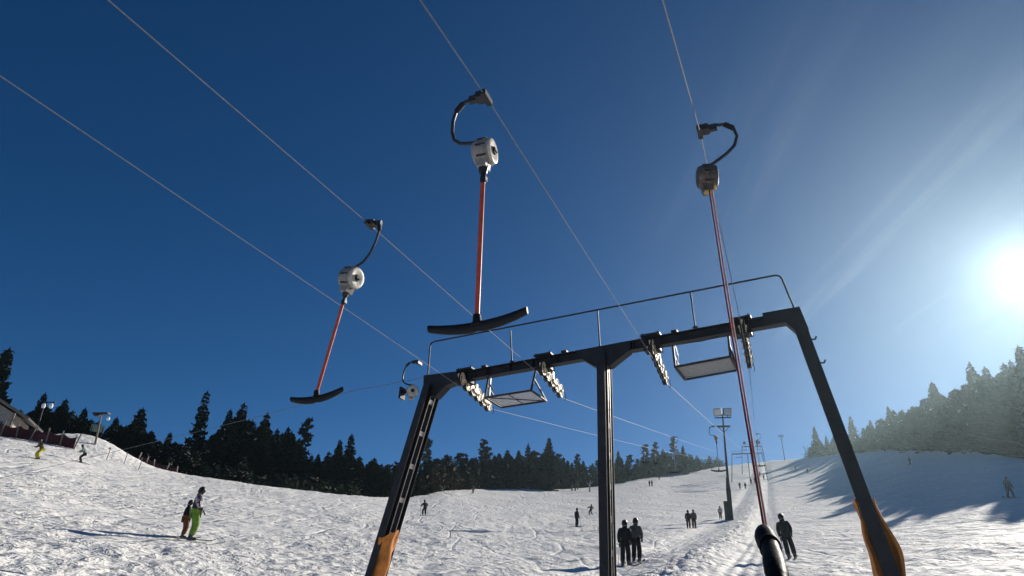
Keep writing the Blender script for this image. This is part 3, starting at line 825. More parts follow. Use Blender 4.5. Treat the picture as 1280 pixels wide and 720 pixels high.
def head1(o, g, top):
    b_, n_ = basis(100); m = MB(); m.box(top, (1.9, .5, .16), (b_, n_, UZ)); m.box(top - b_ * .5 - UZ * .15, (.6, .4, .25)); part('cross_arm', m, M['steel'], o)
    m = MB(); m.lathe(top + b_ * 1.0 - UZ * .55, UZ, [(-.2, 0), (-.17, .15), (0, .2), (.15, .12), (.2, 0)], 12); part('lamp_globe', m, M['snowbit'], o, True)
simple_pole((119, 556), (127, 517), 'lamp_pole', 'leaning pale wooden lamp pole behind the snow mound', 'lamp pole', head1, 'wood', .12)
def head2(o, g, top):
    b_, n_ = basis(100); m = MB(); m.bar(top - b_ * .1, top + b_ * 1.3, .1, .1, UZ); part('cross_arm', m, M['steel'], o)
    for q in (0, .9):
        m = MB(); m.lathe(top + b_ * q - UZ * .35, UZ, [(-.3, 0), (-.25, .14), (0, .2), (.2, .12), (.25, 0)], 12); part('lamp_globe', m, M['snowbit'], o, True)
simple_pole((43, 549), (56, 503), 'lamp_pole', 'thin dark lamp pole with small white lamps beside the hut', 'lamp pole', head2, 'steel', .09)
simple_pole((840, 609), (841, 549), 'lamp_pole', 'thin dark pole on the piste with curved lamp top before distant trees', 'lamp pole', lambda o, g, top: part('lamp_arm', (lambda m: (m.tube([top, top + UZ * .5 - LAT * .2, top + UZ * .6 - LAT * .8], .08, 6), m)[1])(MB()), M['steel'], o), 'galv', .07, r=150) if False else None

# ------------------------------------------------------------------ left slope edge: hut, net fence, mound board, posts
def hut():
    g = polar(-37.2, 97); g.z = ground(g.x, g.y); b_, n_ = basis(70)
    o = thing('ski_hut', g, 'grey wooden hut with dark sloping roof at the left slope edge', 'hut')
    def Q(a, c, u): return g + b_ * a + n_ * c + UZ * u
    m = MB(); m.prism([Q(-5, 0, -1), Q(3.2, 0, -1), Q(3.2, 0, 2.9), Q(-.9, 0, 5.0), Q(-5, 0, 2.9)], n_ * 6); part('wall', m, M['palewood'], o)
    m = MB()
    for sgn in (-1, 1):
        p, q = Q(-.9, 0, 5.35), Q(-.9 + sgn * 5.5, 0, 2.6); m.bar(p, q, .18, 7.4, UZ)
    rf = part('roof', m, M['roofing'], o)
    m = MB(); m.bar(Q(-.9, -3.75, 5.32), Q(4.7, -3.75, 2.5), .3, .08, UZ); m.bar(Q(-.9, -3.75, 5.32), Q(-6.5, -3.75, 2.5), .3, .08, UZ); part('barge_board', m, M['wood'], rf)
    for x in (-2.6, -.4, 1.8):
        m = MB(); m.box(Q(x, -3.04, 1.5), (1.1, .08, 1.2), (b_, n_, UZ)); f = part('window', m, M['palewood'], o); m = MB(); m.box(Q(x, -3.09, 1.5), (.9, .03, 1.0), (b_, n_, UZ)); part('pane', m, M['window'], f)
    for x in (-4.8, 3.4):
        m = MB(); m.bar(Q(x, -4.4, -1), Q(x, -4.4, 2.8), .2, .2, b_); part('porch_post', m, M['wood'], o)
hut()
def net_fence():
    pts = []
    for px, py in ((-30, 538), (0, 545), (20, 549), (36, 551), (57, 556), (75, 557), (92, 560)):
        az, _ = azel(px, py); r = 84; p = polar(az, r); p.z = ground(p.x, p.y); pts.append(p)
    o = thing('net_fence', pts[2], 'sagging dark red safety net fence on leaning posts near the hut', 'safety fence')
    hgt = 1.25
    for i, p in enumerate(pts):
        m = MB(); m.tube([p - UZ * .3, p + UZ * (hgt + .35) + b_off(i)], .07, 8); part('post', m, M['wood'], o, True)
    m = MB()
    for a_, b_ in zip(pts, pts[1:]):
        n = 26
        for i in range(n):
            p = a_.lerp(b_, i / n); sag = .25 * math.sin(PI * i / n); gz = ground(p.x, p.y); p = Vector((p.x, p.y, gz))
            q = a_.lerp(b_, (i + 1) / n); q = Vector((q.x, q.y, ground(q.x, q.y)))
            m.bar(p + UZ * .03, p + UZ * (hgt - sag), .055, .012, b_ - a_)
            for hq in range(14): m.bar(p + UZ * (.1 + (hgt - sag - .1) * hq / 13), q + UZ * (.1 + (hgt - sag - .1) * hq / 13), .055, .012, UZ)
    part('netting', m, M['net'], o)
def b_off(i): return Vector((.28, .1, 0)) * math.sin(i * 2.3 + .7)
net_fence()
def net_two():   # lower fence right of the mound
    pts = []
    for px in (168, 180, 192, 206, 222): az, _ = azel(px, 590); p = polar(az, 93); p.z = ground(p.x, p.y); pts.append(p)
    o = thing('net_fence', pts[2], 'low reddish net fence with pale posts right of the snow mound', 'safety fence')
    for i, p in enumerate(pts): m = MB(); m.tube([p - UZ * .3, p + UZ * 1.2 + b_off(i)], .07, 8); part('post', m, M['palewood'], o, True)
    m = MB()
    for a_, b_ in zip(pts, pts[1:]):
        for i in range(12):
            p = a_.lerp(b_, i / 12); q = a_.lerp(b_, (i + 1) / 12); m.bar(p + UZ * .05, p + UZ * .85, .05, .012, b_ - a_)
            for hq in range(8): m.bar(p + UZ * (.06 + hq * .11), q + UZ * (.06 + hq * .11), .05, .012, UZ)
    part('netting', m, M['net'], o)
net_two()
def board():
    p = Vector((MOUND.x, MOUND.y, ground(MOUND.x, MOUND.y) - .1)); b_, n_ = basis(60)
    o = thing('board', p, 'small greenish board on two legs on top of the snow mound', 'board')
    m = MB(); m.box(p + UZ * 1.15, (1.35, .06, .8), (b_, n_, UZ)); part('panel', m, M['green'], o)
    for s_ in (-.55, .55): m = MB(); m.bar(p + b_ * s_ - UZ * .3, p + b_ * s_ + UZ * 1.3, .08, .08, b_); part('leg', m, M['steel'], o)
board()
for i, (px, py, ty) in enumerate(((133, 575, 564), (155, 579, 569), (174, 584, 573))):
    g = ground_hit(px, py) or near_ground_hit(px, py); rr = math.hypot(g.x, g.y)
    if rr > 84: g = polar(azel(px, py)[0], 82); g.z = ground(g.x, g.y)
    m = MB(); m.tube([g - UZ * .2, g + UZ * 1.25 + Vector((.08, 0, 0))], .035, 6)
    m.tube([g + UZ * 1.1, g + UZ * 1.28], .05, 6)
    o = part('marker_post', m, M['wood'], None); tag(o, ['marker stick in the snow below the board mound, leftmost of three', 'marker stick in the snow on the mound slope, middle of three', 'marker stick at the foot of the mound, rightmost of three'][i], 'marker post', 'marker sticks by the mound')
# pale stump-like posts at the centre tree line
for px, py, lab in ((660, 612, 'pale bare trunk stub at the edge of the centre trees'), (737, 611, 'pale forked snow-covered snag left of the gantry centre leg')):
    az, tn = azel(px, py); p = polar(az, 188); p.z = ground(p.x, p.y)
    m = MB(); m.tube([p - UZ * .3, p + UZ * 1.6, p + UZ * 3.0 + LAT * .2], [.26, .20, .08], 7); m.tube([p + UZ * 1.5, p + UZ * 2.6 - LAT * .9], [.14, .05], 6); m.tube([p + UZ * 1.9, p + UZ * 2.8 + LAT * 1.1], [.12, .05], 6)
    o = part('dead_trunk', m, M['palewood'], None, True); tag(o, lab, 'tree stump')

# ------------------------------------------------------------------ trees
def spruce_mesh(seed, width=.22, dens=1.0, crown_from=.06, ragged=.25, snow=.0, lean=0.0, mats=None):
    """unit-height conifer: returns (trunk mesh, crown mesh)"""
    rr = random.Random(seed); t = MB()
    t.tube([(0, 0, -.04), (0, 0, .25), (lean * .4, 0, .6), (lean, 0, .985)], [.017, .013, .008, .0015], 7)
    vs = []; fs = []; mi = []
    nwh = int(34 * dens)
    for wi in range(nwh):
        h = crown_from + (.985 - crown_from) * (wi / nwh) ** .92
        rel = (h - crown_from) / (1 - crown_from)
        rad = width * ((1 - rel) ** .95) * (1.12) * (1 - .35 * (1 - min(1, rel / .12)))
        if rr.random() < ragged * .35: rad *= .62
        nb = max(4, int((5 + 5 * (1 - rel)) * (1.0 if dens >= .8 else .8)))
        a0 = rr.random() * 6.28
        for b in range(nb):
            a = a0 + 2 * PI * b / nb + rr.uniform(-.3, .3)
            L = rad * rr.uniform(1 - ragged, 1 + ragged * .55) + .006
            droop = rr.uniform(.10, .34) * (1 - rel * .8) - .16 * rel
            ca, sa = math.cos(a), math.sin(a); cx = lean * h * h
            nseg = 4 if L > .05 else 2
            zz = h + rr.uniform(-.008, .008)
            for sgi in range(nseg):
                u0 = (sgi) / nseg; u1 = (sgi + 1.25) / nseg
                r0, r1 = L * u0, L * u1
                z0 = zz - droop * r0 + .25 * L * u0 * u0; z1 = zz - droop * r1 + .25 * L * min(1, u1) ** 2
                wd = (.030 + .055 * (1 - u0) * L / .2) * rr.uniform(.7, 1.3)
                for sd in (-1, 1):
                    if rr.random() < .06: continue
                    dz = -rr.uniform(.004, .024); o = len(vs)
                    px, py = -sa * sd, ca * sd
                    vs += [(cx + ca * r0, sa * r0, z0), (cx + ca * r1, sa * r1, z1 + rr.uniform(-.004, .004)),
                           (cx + ca * (r1 * .92) + px * wd * .55, sa * (r1 * .92) + py * wd * .55, z1 + dz * .8),
                           (cx + ca * (r0 * .7 + r1 * .3) + px * wd, sa * (r0 * .7 + r1 * .3) + py * wd, z0 + dz - .006)]
                    fs.append((o, o + 1, o + 2, o + 3)); mi.append(1 if rr.random() < snow else 0)
                # hanging spray under the branch
                o = len(vs); hz = rr.uniform(.012, .034) * (1 - .5 * rel); sw = rr.uniform(-.5, .5) * wd
                vs += [(cx + ca * r0, sa * r0, z0), (cx + ca * r1, sa * r1, z1), (cx + ca * r1 * .9 - sa * sw, sa * r1 * .9 + ca * sw, z1 - hz), (cx + ca * (r0 + r1) * .45 - sa * sw, sa * (r0 + r1) * .45 + ca * sw, z0 - hz * 1.2)]
                fs.append((o, o + 1, o + 2, o + 3)); mi.append(0)
    # leader tuft
    for k in range(5):
        a = k * 1.256; o = len(vs); vs += [(lean, 0, .95), (lean + math.cos(a) * .012, math.sin(a) * .012, .955), (lean, 0, 1.0)]; fs.append((o, o + 1, o + 2)); mi.append(0)
    c = MB(); c.v = [Vector(v) for v in vs]; c.f = [list(f) for f in fs]; c.mi = mi
    tm = t.mesh('trunk', M['bark'], smooth=True)
    me = bpy.data.meshes.new('crown'); me.from_pydata(vs, [], fs)
    for m_ in mats: me.materials.append(m_)
    me.polygons.foreach_set('material_index', mi); me.update()
    return tm, me
def pine_mesh(seed, crown_from=.45, width=.2, mats=None, n=46, flat=.5):
    """sparse pine: bare bent trunk, clumps of needles on open limbs"""
    rr = random.Random(seed); t = MB(); vs = []; fs = []
    bend = rr.uniform(-.04, .04)
    cxf = lambda h: bend * math.sin(h * 3)
    t.tube([(cxf(h), 0, h) for h in (-.04, .2, .45, .7, .95)], [.016, .013, .011, .007, .003], 7)
    for i in range(n):
        h = crown_from + (1 - crown_from) * (i / n) ** .85; rel = (h - crown_from) / (1 - crown_from)
        a = rr.random() * 6.28; L = width * (1 - rel * .72) * rr.uniform(.35, 1.1)
        bx, by, bz = cxf(h), 0, h - .02; ex, ey, ez = bx + math.cos(a) * L, math.sin(a) * L, h + rr.uniform(-.01, .035)
        t.tube([(bx, by, bz), (ex, ey, ez)], [.0045, .0018], 4, False)
        for q in range(3):
            u = rr.uniform(.45, 1.05); cx_, cy_, cz_ = bx + (ex - bx) * u, by + (ey - by) * u, bz + (ez - bz) * u
            s_ = rr.uniform(.020, .042)
            for z in range(15):
                d = Vector((rr.gauss(0, 1), rr.gauss(0, 1), rr.gauss(0, flat))).normalized(); e = d.orthogonal().normalized() * s_ * .22
                p = Vector((cx_, cy_, cz_)); o = len(vs); tip = p + d * s_ * rr.uniform(.7, 1.3)
                vs += [tuple(p - e), tuple(p + e), tuple(tip + e * .6), tuple(tip - e * .6)]; fs.append((o, o + 1, o + 2, o + 3))
    tm = t.mesh('trunk', M['bark'], smooth=True); me = bpy.data.meshes.new('crown'); me.from_pydata(vs, [], fs)
    for m_ in mats: me.materials.append(m_)
    me.update(); return tm, me
NA, NB_, NC = [M['needles'], M['snowbit']], [M['needles2'], M['snowbit']], [M['needles3'], M['snowbit']]
PROTO = {
    'dense': [spruce_mesh(1, .22, 1.0, .03, .28, .0, 0, NA), spruce_mesh(2, .25, 1.05, .03, .34, .012, .01, NA), spruce_mesh(3, .20, 1.0, .04, .3, .006, 0, NB_), spruce_mesh(4, .28, 1.1, .02, .3, .0, -.01, NB_), spruce_mesh(21, .24, 1.1, .02, .42, .0, -.01, NA)],
    'thin': [spruce_mesh(5, .13, .8, .08, .45, .0, .01, NA), spruce_mesh(6, .15, .75, .10, .5, .0, -.012, NA)],
    'snowy': [spruce_mesh(7, .26, 1.0, .02, .3, .07, 0, NA), spruce_mesh(8, .28, 1.0, .02, .35, .09, 0, NA)],
    'pine': [pine_mesh(9, .5, .17, NA), pine_mesh(10, .30, .22, NB_, 70), pine_mesh(11, .18, .27, NC, 95)],
    'tall': [spruce_mesh(12, .16, 1.1, .05, .32, .0, 0, NA), spruce_mesh(13, .18, 1.1, .05, .36, .0, .008, NB_)],
}
ntree = [0]
def tree(az, r, H, kind, label, group=None, wx=1.0, name='spruce_tree'):
    tm, cm = rng.choice(PROTO[kind]) if not isinstance(kind, tuple) else PROTO[kind[0]][kind[1]]
    p = polar(az, r); p.z = hill(p.x, p.y) - .15
    o = bpy.data.objects.new(name, None); col.objects.link(o); o.location = p; o.rotation_euler = (0, 0, rng.uniform(0, 6.28)); o.scale = (H * wx, H * wx, H)
    tag(o, label, 'tree', group)
    for nm, me in (('trunk', tm), ('crown', cm)):
        c = bpy.data.objects.new(nm, me); col.objects.link(c); c.parent = o
    ntree[0] += 1
    return o
def extra(az): return 30 * sstep(6, 12, -az) + 22 * sstep(25, 29, -az)
def hero(px, py, kind, dr, label, wx=1.0, name='spruce_tree', group=None, Rb=None):
    az, tn = azel(px, py); Rr = (Rb if Rb else crest(az) + extra(az)) + dr; p = polar(az, Rr); H = 1.6 + tn * Rr - hill(p.x, p.y) + .15
    return tree(az, Rr, H, kind, label, group, wx, name)
hero(12, 433, 'tall', 12, 'tallest dark spruce behind the hut at the left picture edge', 1.25)
hero(-8, 455, 'dense', 14, 'broad spruce cut by the left picture edge behind the hut', 1.0)
hero(58, 489, 'dense', 14, 'dark spruce above the thin lamp pole right of the hut', .9)
hero(84, 497, 'dense', 10, 'spruce rising behind the right end of the red net fence', 1.0)
hero(108, 508, 'dense', 9, 'spruce just left of the pale wooden lamp pole', 1.0)
hero(148, 520, ('dense', 3), 8, 'spruce right of the pale lamp pole with full low branches', .9)
hero(178, 508, ('dense', 1), 7, 'wide pointed spruce between lamp pole and sparse tall spruce', 1.15)
hero(213, 539, 'tall', 7, 'short slim spruce in the dip before the sparse tall spruce', 1.1)
hero(262, 487, 'thin', 9, 'sparse tall spruce with ragged top, highest of the left row', 1.15)
hero(289, 510, ('dense', 0), 7, 'dark spruce right beside the sparse tall one', .95)
hero(306, 502, 'tall', 8, 'slim tall spruce fourth from the lone leaning pine', 1.3)
hero(335, 514, ('dense', 2), 6, 'full conical spruce in the middle of the left row', 1.05)
hero(361, 532, 'tall', 7, 'narrow spruce left of the bare-trunked pine', 1.2)
hero(384, 526, ('pine', 0), 9, 'lone bare-trunked pine with a small tuft crown', .95, 'pine_tree')
hero(398, 566, 'dense', 10, 'low spruce top under the bare-trunked pine', .9)
hero(426, 548, 'dense', 6, 'left of two joined spruces where the left row ends', .9)
hero(441, 541, ('dense', 4), 6, 'right, taller one of two joined spruces where the left row ends', .95)
hero(235, 553, 'snowy', -18, 'bushy snow-flecked young spruce at the slope edge below the sparse spruce', 1.5)
hero(248, 562, 'snowy', -22, 'low spreading snow-dusted fir at the slope edge, front one', 1.7)
hero(307, 568, 'snowy', -22, 'snow-flecked young fir at the foot of the tall spruces', 1.4)
hero(535, 548, 'pine', 25, 'thin tall pine standing out just right of the left gantry leg', .7, 'pine_tree', Rb=170)
hero(558, 569, ('pine', 1), 14, 'round-topped pine right of the thin tall pine', .9, 'pine_tree', Rb=170)
hero(605, 549, ('pine', 2), 12, 'broad-crowned pine highest in the centre trees', .8, 'pine_tree', Rb=170)
hero(660, 553, 'thin', 8, 'slim spruce left of the big dark centre spruce', 1.3, Rb=180)
hero(686, 546, ('dense', 3), 6, 'big dark cone-shaped spruce left of the gantry centre leg', 1.0, Rb=182)
hero(722, 568, ('pine', 1), 8, 'rounded pine just left of the gantry centre leg', 1.0, 'pine_tree', Rb=190)
hero(773, 563, 'dense', 12, 'pointed spruce just right of the gantry centre leg', 1.0, Rb=215)
hero(806, 556, ('pine', 2), 12, 'pine with open top, left of the far tow bar', 1.0, 'pine_tree', Rb=235)
hero(819, 553, ('pine', 1), 12, 'taller open pine behind the far pale tow bar', .9, 'pine_tree', Rb=240)
hero(841, 547, 'pine', 12, 'open-crowned pine behind the empty tow bar on the piste', .9, 'pine_tree', Rb=255)
hero(853, 556, 'dense', 14, 'spruce right of the empty tow bar at the piste edge', 1.0, Rb=262)
hero(886, 570, ('pine', 1), 14, 'last pine of the centre trees, left of the floodlight pole', .9, 'pine_tree', Rb=300)
hero(1017, 532, ('dense', 0), 4, 'first spruce of the right forest, standing alone on the skyline', .95, Rb=325)
hero(1032, 544, 'dense', 6, 'short spruce second from the left end of the right forest', 1.0, Rb=325)
hero(1044, 527, ('dense', 2), 6, 'wide spruce left of the right gantry leg on the skyline', 1.1, Rb=320)
hero(1062, 519, ('dense', 0), 5, 'tall hazy spruce just right of the right gantry leg', .95, Rb=315)
hero(1087, 524, 'tall', 4, 'slim spruce where the right forest thickens', 1.2, Rb=290)
hero(1109, 507, ('dense', 4), 4, 'tall spruce at the left shoulder of the right forest', .9, Rb=255)
hero(1164, 476, 'tall', 8, 'dense-topped spruce poking above the middle of the right forest', 1.35, Rb=185)
hero(1209, 451, ('thin', 1), 8, 'ragged slim spruce standing proud in the right forest', 1.3, Rb=150)
hero(1228, 457, 'thin', 8, 'thin open spruce next to the ragged one in the right forest', 1.4, Rb=145)
hero(1252, 453, 'thin', 9, 'thin spruce left of the highest one at the right picture edge', 1.4, Rb=140)
hero(1273, 430, 'tall', 8, 'highest spruce at the right picture edge near the sun', 1.2, Rb=136)

SKYL = [(-60, 470), (30, 512), (60, 503), (90, 508), (120, 524), (150, 532), (178, 522), (200, 548), (240, 556), (262, 545), (290, 522), (335, 528), (365, 545), (395, 574), (430, 558), (452, 574), (480, 575), (520, 580),
        (560, 573), (605, 561), (650, 566), (686, 560), (715, 575), (745, 576), (790, 572), (820, 562), (850, 562), (880, 572), (897, 578)]
SKYL = [(a_, b_ - (7 if a_ < 480 else 3)) for a_, b_ in SKYL]
SKYR = [(1010, 556), (1017, 548), (1045, 542), (1075, 535), (1090, 530), (1110, 514), (1135, 504), (1160, 492), (1190, 484), (1210, 468), (1240, 464), (1280, 448), (1330, 430), (1400, 415)]
SECT = {'left': [(60, 'behind the ski hut'), (122, 'between the two lamp poles at the left'), (255, 'between the wooden lamp pole and the sparse tall spruce'), (384, 'between the sparse tall spruce and the bare-trunked pine'), (999, 'right of the bare-trunked pine')],
        'dip': [(9999, 'in the dip behind the left gantry leg')],
        'centre': [(605, 'left of the broad-crowned pine'), (686, 'between the broad-crowned pine and the big dark cone'), (757, 'between the big dark cone and the gantry centre leg'), (842, 'between the gantry centre leg and the empty tow bar'), (9999, 'between the empty tow bar and the floodlight pole')],
        'tip': [(9999, 'where the right forest thins out on the skyline')],
        'right': [(1109, 'behind the upper part of the right gantry leg'), (1164, 'between the left shoulder and the dense-topped spruce'), (1209, 'between the dense-topped and the ragged spruce'), (1273, 'between the ragged spruce and the highest one'), (9999, 'at the right picture edge')]}
def mass(sky_, x0, x1, step, Rof, rows, kinds, label, group):
    x = x0
    while x < x1:
        for row, (dr, fr) in enumerate(rows):
            px = x + rng.uniform(-.5, .5) * step; sy = lerp_tab(sky_, px) + rng.uniform(-2, 7) + (4 if row == 0 else 0)
            az, tn = azel(px, sy); Rr = Rof(az) + dr + rng.uniform(-2, 2) * fr; p = polar(az, Rr)
            H = (1.6 + tn * Rr - hill(p.x, p.y)) * rng.uniform(.90, 1.01)
            if H < 2.5: continue
            k = rng.choice(kinds)
            sec = next(t_ for x_, t_ in SECT[group] if px < x_); rowname = ['front row', 'second row', 'third row', 'rear row'][row]
            nm_ = ('pine' if k == 'pine' else 'spruce'); lb_ = '%s %s of the %s %s' % (label, nm_, rowname, sec)
            tree(az, Rr, H, k, lb_, '%ss of the %s %s' % (nm_, rowname, sec), rng.uniform(1.2, 1.75) * (1.0 if H > 8 else 1.35), 'pine_tree' if k == 'pine' else 'spruce_tree')
        x += step
def rc_(az): return crest(az) + extra(az)
mass(SKYL, -60, 452, 10, rc_, [(4, 1), (10, 2)], ['dense', 'dense', 'dense', 'tall', 'dense', 'snowy'], 'dark', 'left')
mass(SKYL, 452, 540, 9, lambda a: max(122, rc_(a)), [(6, 1), (22, 4)], ['dense', 'dense', 'tall', 'pine'], 'low', 'dip')
mass(SKYL, 535, 900, 8.5, lambda a: rc_(a), [(7, 2), (17, 3)], ['dense', 'dense', 'pine', 'pine', 'tall'], 'distant', 'centre')
def rf(az): return lerp_tab([(24, 322), (27, 288), (29, 244), (30.6, 214), (31.6, 192), (32.6, 175), (34, 153), (36.5, 137), (40, 130), (60, 120)], az)
mass(SKYR, 1012, 1085, 9, rf, [(5, 1), (14, 3)], ['dense', 'dense', 'tall'], 'hazy', 'tip')
mass(SKYR, 1085, 1310, 8.5, rf, [(4, 1), (11, 2), (20, 3), (31, 3)], ['dense', 'dense', 'tall', 'dense'], 'hazy', 'right')
# the forest goes on outside the picture and throws the shade across the slope
for i in range(44):
    az = 38.5 + i * .72 + rng.uniform(-.3, .3); r = 128 - (az - 38) * .35 + rng.uniform(-4, 12)
    tree(az, r, rng.uniform(13, 17), rng.choice(['dense', 'tall']), 'spruce of the forest continuing beyond the right picture edge', 'spruces beyond the right edge')

def undergrowth(name, x0, x1, Rof, yedge, n, hmax, depth, seed, mt, base=0.0):
    rr = random.Random(seed); vs = []; fs = []
    for i in range(n):
        px = rr.uniform(x0, x1); az, _ = azel(px, yedge); r = Rof(az) + base + rr.random() ** 1.3 * depth; p = polar(az, r); p.z = hill(p.x, p.y) - .1
        H = hmax * rr.uniform(.35, 1.0); W_ = H * rr.uniform(.35, .6)
        for q in range(16):
            d = Vector((rr.gauss(0, 1), rr.gauss(0, 1), rr.uniform(0, 1.2))); c = p + Vector((d.x * W_ * .5, d.y * W_ * .5, d.z * H * .8)); s_ = rr.uniform(.12, .30) * (H ** .5)
            e1 = Vector((rr.gauss(0, 1), rr.gauss(0, 1), rr.gauss(0, .6))).normalized() * s_; e2 = e1.orthogonal().normalized() * s_ * .45
            o = len(vs); vs += [tuple(c - e1), tuple(c + e2), tuple(c + e1), tuple(c - e2)]; fs.append((o, o + 1, o + 2, o + 3))
    me = bpy.data.meshes.new(name); me.from_pydata(vs, [], fs); me.materials.append(mt); me.update()
    o = bpy.data.objects.new(name, me); col.objects.link(o); o['kind'] = 'stuff'; o['label'] = 'tangled low undergrowth along the forest edge'; o['category'] = 'undergrowth'
undergrowth('undergrowth', -60, 460, rc_, 580, 2200, 5.0, 16, 3, M['needles'], -10)
undergrowth('undergrowth', 452, 545, lambda a: max(118, rc_(a)), 610, 500, 5.5, 26, 4, M['needles3'], 4)
undergrowth('undergrowth', 535, 905, rc_, 600, 1900, 6.0, 24, 5, M['needles3'], 4)
undergrowth('undergrowth', 1008, 1400, rf, 560, 2600, 6.5, 30, 6, M['needles2'], 1)

# ------------------------------------------------------------------ people
def skin_mesh(chains, name, sub=1):
    """chains: list of [(point, radius), ...]; points that coincide are joined; first point is the root"""
    vs = []; rad = []; es = []; key = {}
    def vid(p, r_):
        k = tuple(round(c, 4) for c in p)
        if k not in key: key[k] = len(vs); vs.append(tuple(p)); rad.append(r_)
        return key[k]
    for ch in chains:
        ids = [vid(*c) for c in ch]
        for a_, b_ in zip(ids, ids[1:]): es.append((a_, b_))
    me = bpy.data.meshes.new('tmp'); me.from_pydata(vs, es, []); me.update()
    o = bpy.data.objects.new('tmp', me); col.objects.link(o)
    md = o.modifiers.new('s', 'SKIN'); md.use_smooth_shade = True; md.branch_smoothing = .6
    for i, sv in enumerate(me.skin_vertices[0].data):
        r_ = rad[i]; sv.radius = r_ if isinstance(r_, tuple) else (r_, r_); sv.use_root = (i == 0)
    ms = o.modifiers.new('b', 'SUBSURF'); ms.levels = sub; ms.render_levels = sub
    dg = bpy.context.evaluated_depsgraph_get(); out = bpy.data.meshes.new_from_object(o.evaluated_get(dg)); out.name = name
    bpy.data.objects.remove(o); bpy.data.meshes.remove(me)
    out.polygons.foreach_set('use_smooth', [True] * len(out.polygons)); return out

def pose_joints(pose):
    """unit person facing +Y, x to the right hand side, metres for 1.75 m height"""
    j = {}
    if pose == 'towed':     # leaning slightly back on the tow bar, knees a little bent
        j.update(hip=(0, -.02, .93), chest=(0, -.05, 1.32), neck=(0, -.04, 1.49), head=(0, .0, 1.63),
                 kl=(-.115, .07, .50), kr=(.115, .07, .50), al=(-.12, -.01, .10), ar=(.12, -.01, .10),
                 sl=(-.19, -.04, 1.42), sr=(.19, -.04, 1.42), el=(-.245, -.04, 1.13), er=(.245, -.02, 1.13), wl=(-.24, .08, .90), wr=(.20, .17, .97))
    elif pose == 'ski':     # gliding, knees and hips bent, hands forward
        j.update(hip=(0, -.16, .82), chest=(0, .05, 1.16), neck=(0, .13, 1.32), head=(0, .19, 1.45),
                 kl=(-.14, .14, .48), kr=(.14, .14, .48), al=(-.15, -.03, .10), ar=(.15, -.03, .10),
                 sl=(-.19, .08, 1.25), sr=(.19, .08, 1.25), el=(-.34, .10, 1.01), er=(.34, .10, 1.01), wl=(-.32, .36, .95), wr=(.32, .36, .95))
    elif pose == 'lunge':   # skier turning hard, weight over one leg
        j.update(hip=(.10, -.14, .78), chest=(-.04, .06, 1.10), neck=(-.10, .13, 1.25), head=(-.12, .18, 1.38),
                 kl=(-.02, .14, .46), kr=(.30, .08, .44), al=(-.14, -.03, .10), ar=(.26, -.10, .10),
                 sl=(-.24, .06, 1.16), sr=(.12, .08, 1.22), el=(-.42, .12, .95), er=(.34, .12, 1.06), wl=(-.40, .36, .86), wr=(.40, .34, 1.0))
    elif pose == 'board':   # sideways on a snowboard
        j.update(hip=(0, -.06, .86), chest=(0, 0, 1.25), neck=(0, .02, 1.42), head=(0, .04, 1.56),
                 kl=(-.22, .08, .48), kr=(.22, .08, .48), al=(-.26, 0, .10), ar=(.26, 0, .10),
                 sl=(-.19, 0, 1.35), sr=(.19, 0, 1.35), el=(-.28, -.02, 1.08), er=(.28, -.02, 1.08), wl=(-.27, .14, .88), wr=(.27, .14, .88))
    else:                   # standing upright
        j.update(hip=(0, 0, .93), chest=(0, .0, 1.32), neck=(0, .01, 1.49), head=(0, .03, 1.63),
                 kl=(-.10, .03, .50), kr=(.10, .03, .50), al=(-.11, -.01, .10), ar=(.11, -.01, .10),
                 sl=(-.19, 0, 1.42), sr=(.19, 0, 1.42), el=(-.26, -.02, 1.12), er=(.26, -.02, 1.12), wl=(-.23, .12, .92), wr=(.23, .12, .92))
    return {k: Vector(v) for k, v in j.items()}
_pm = {}
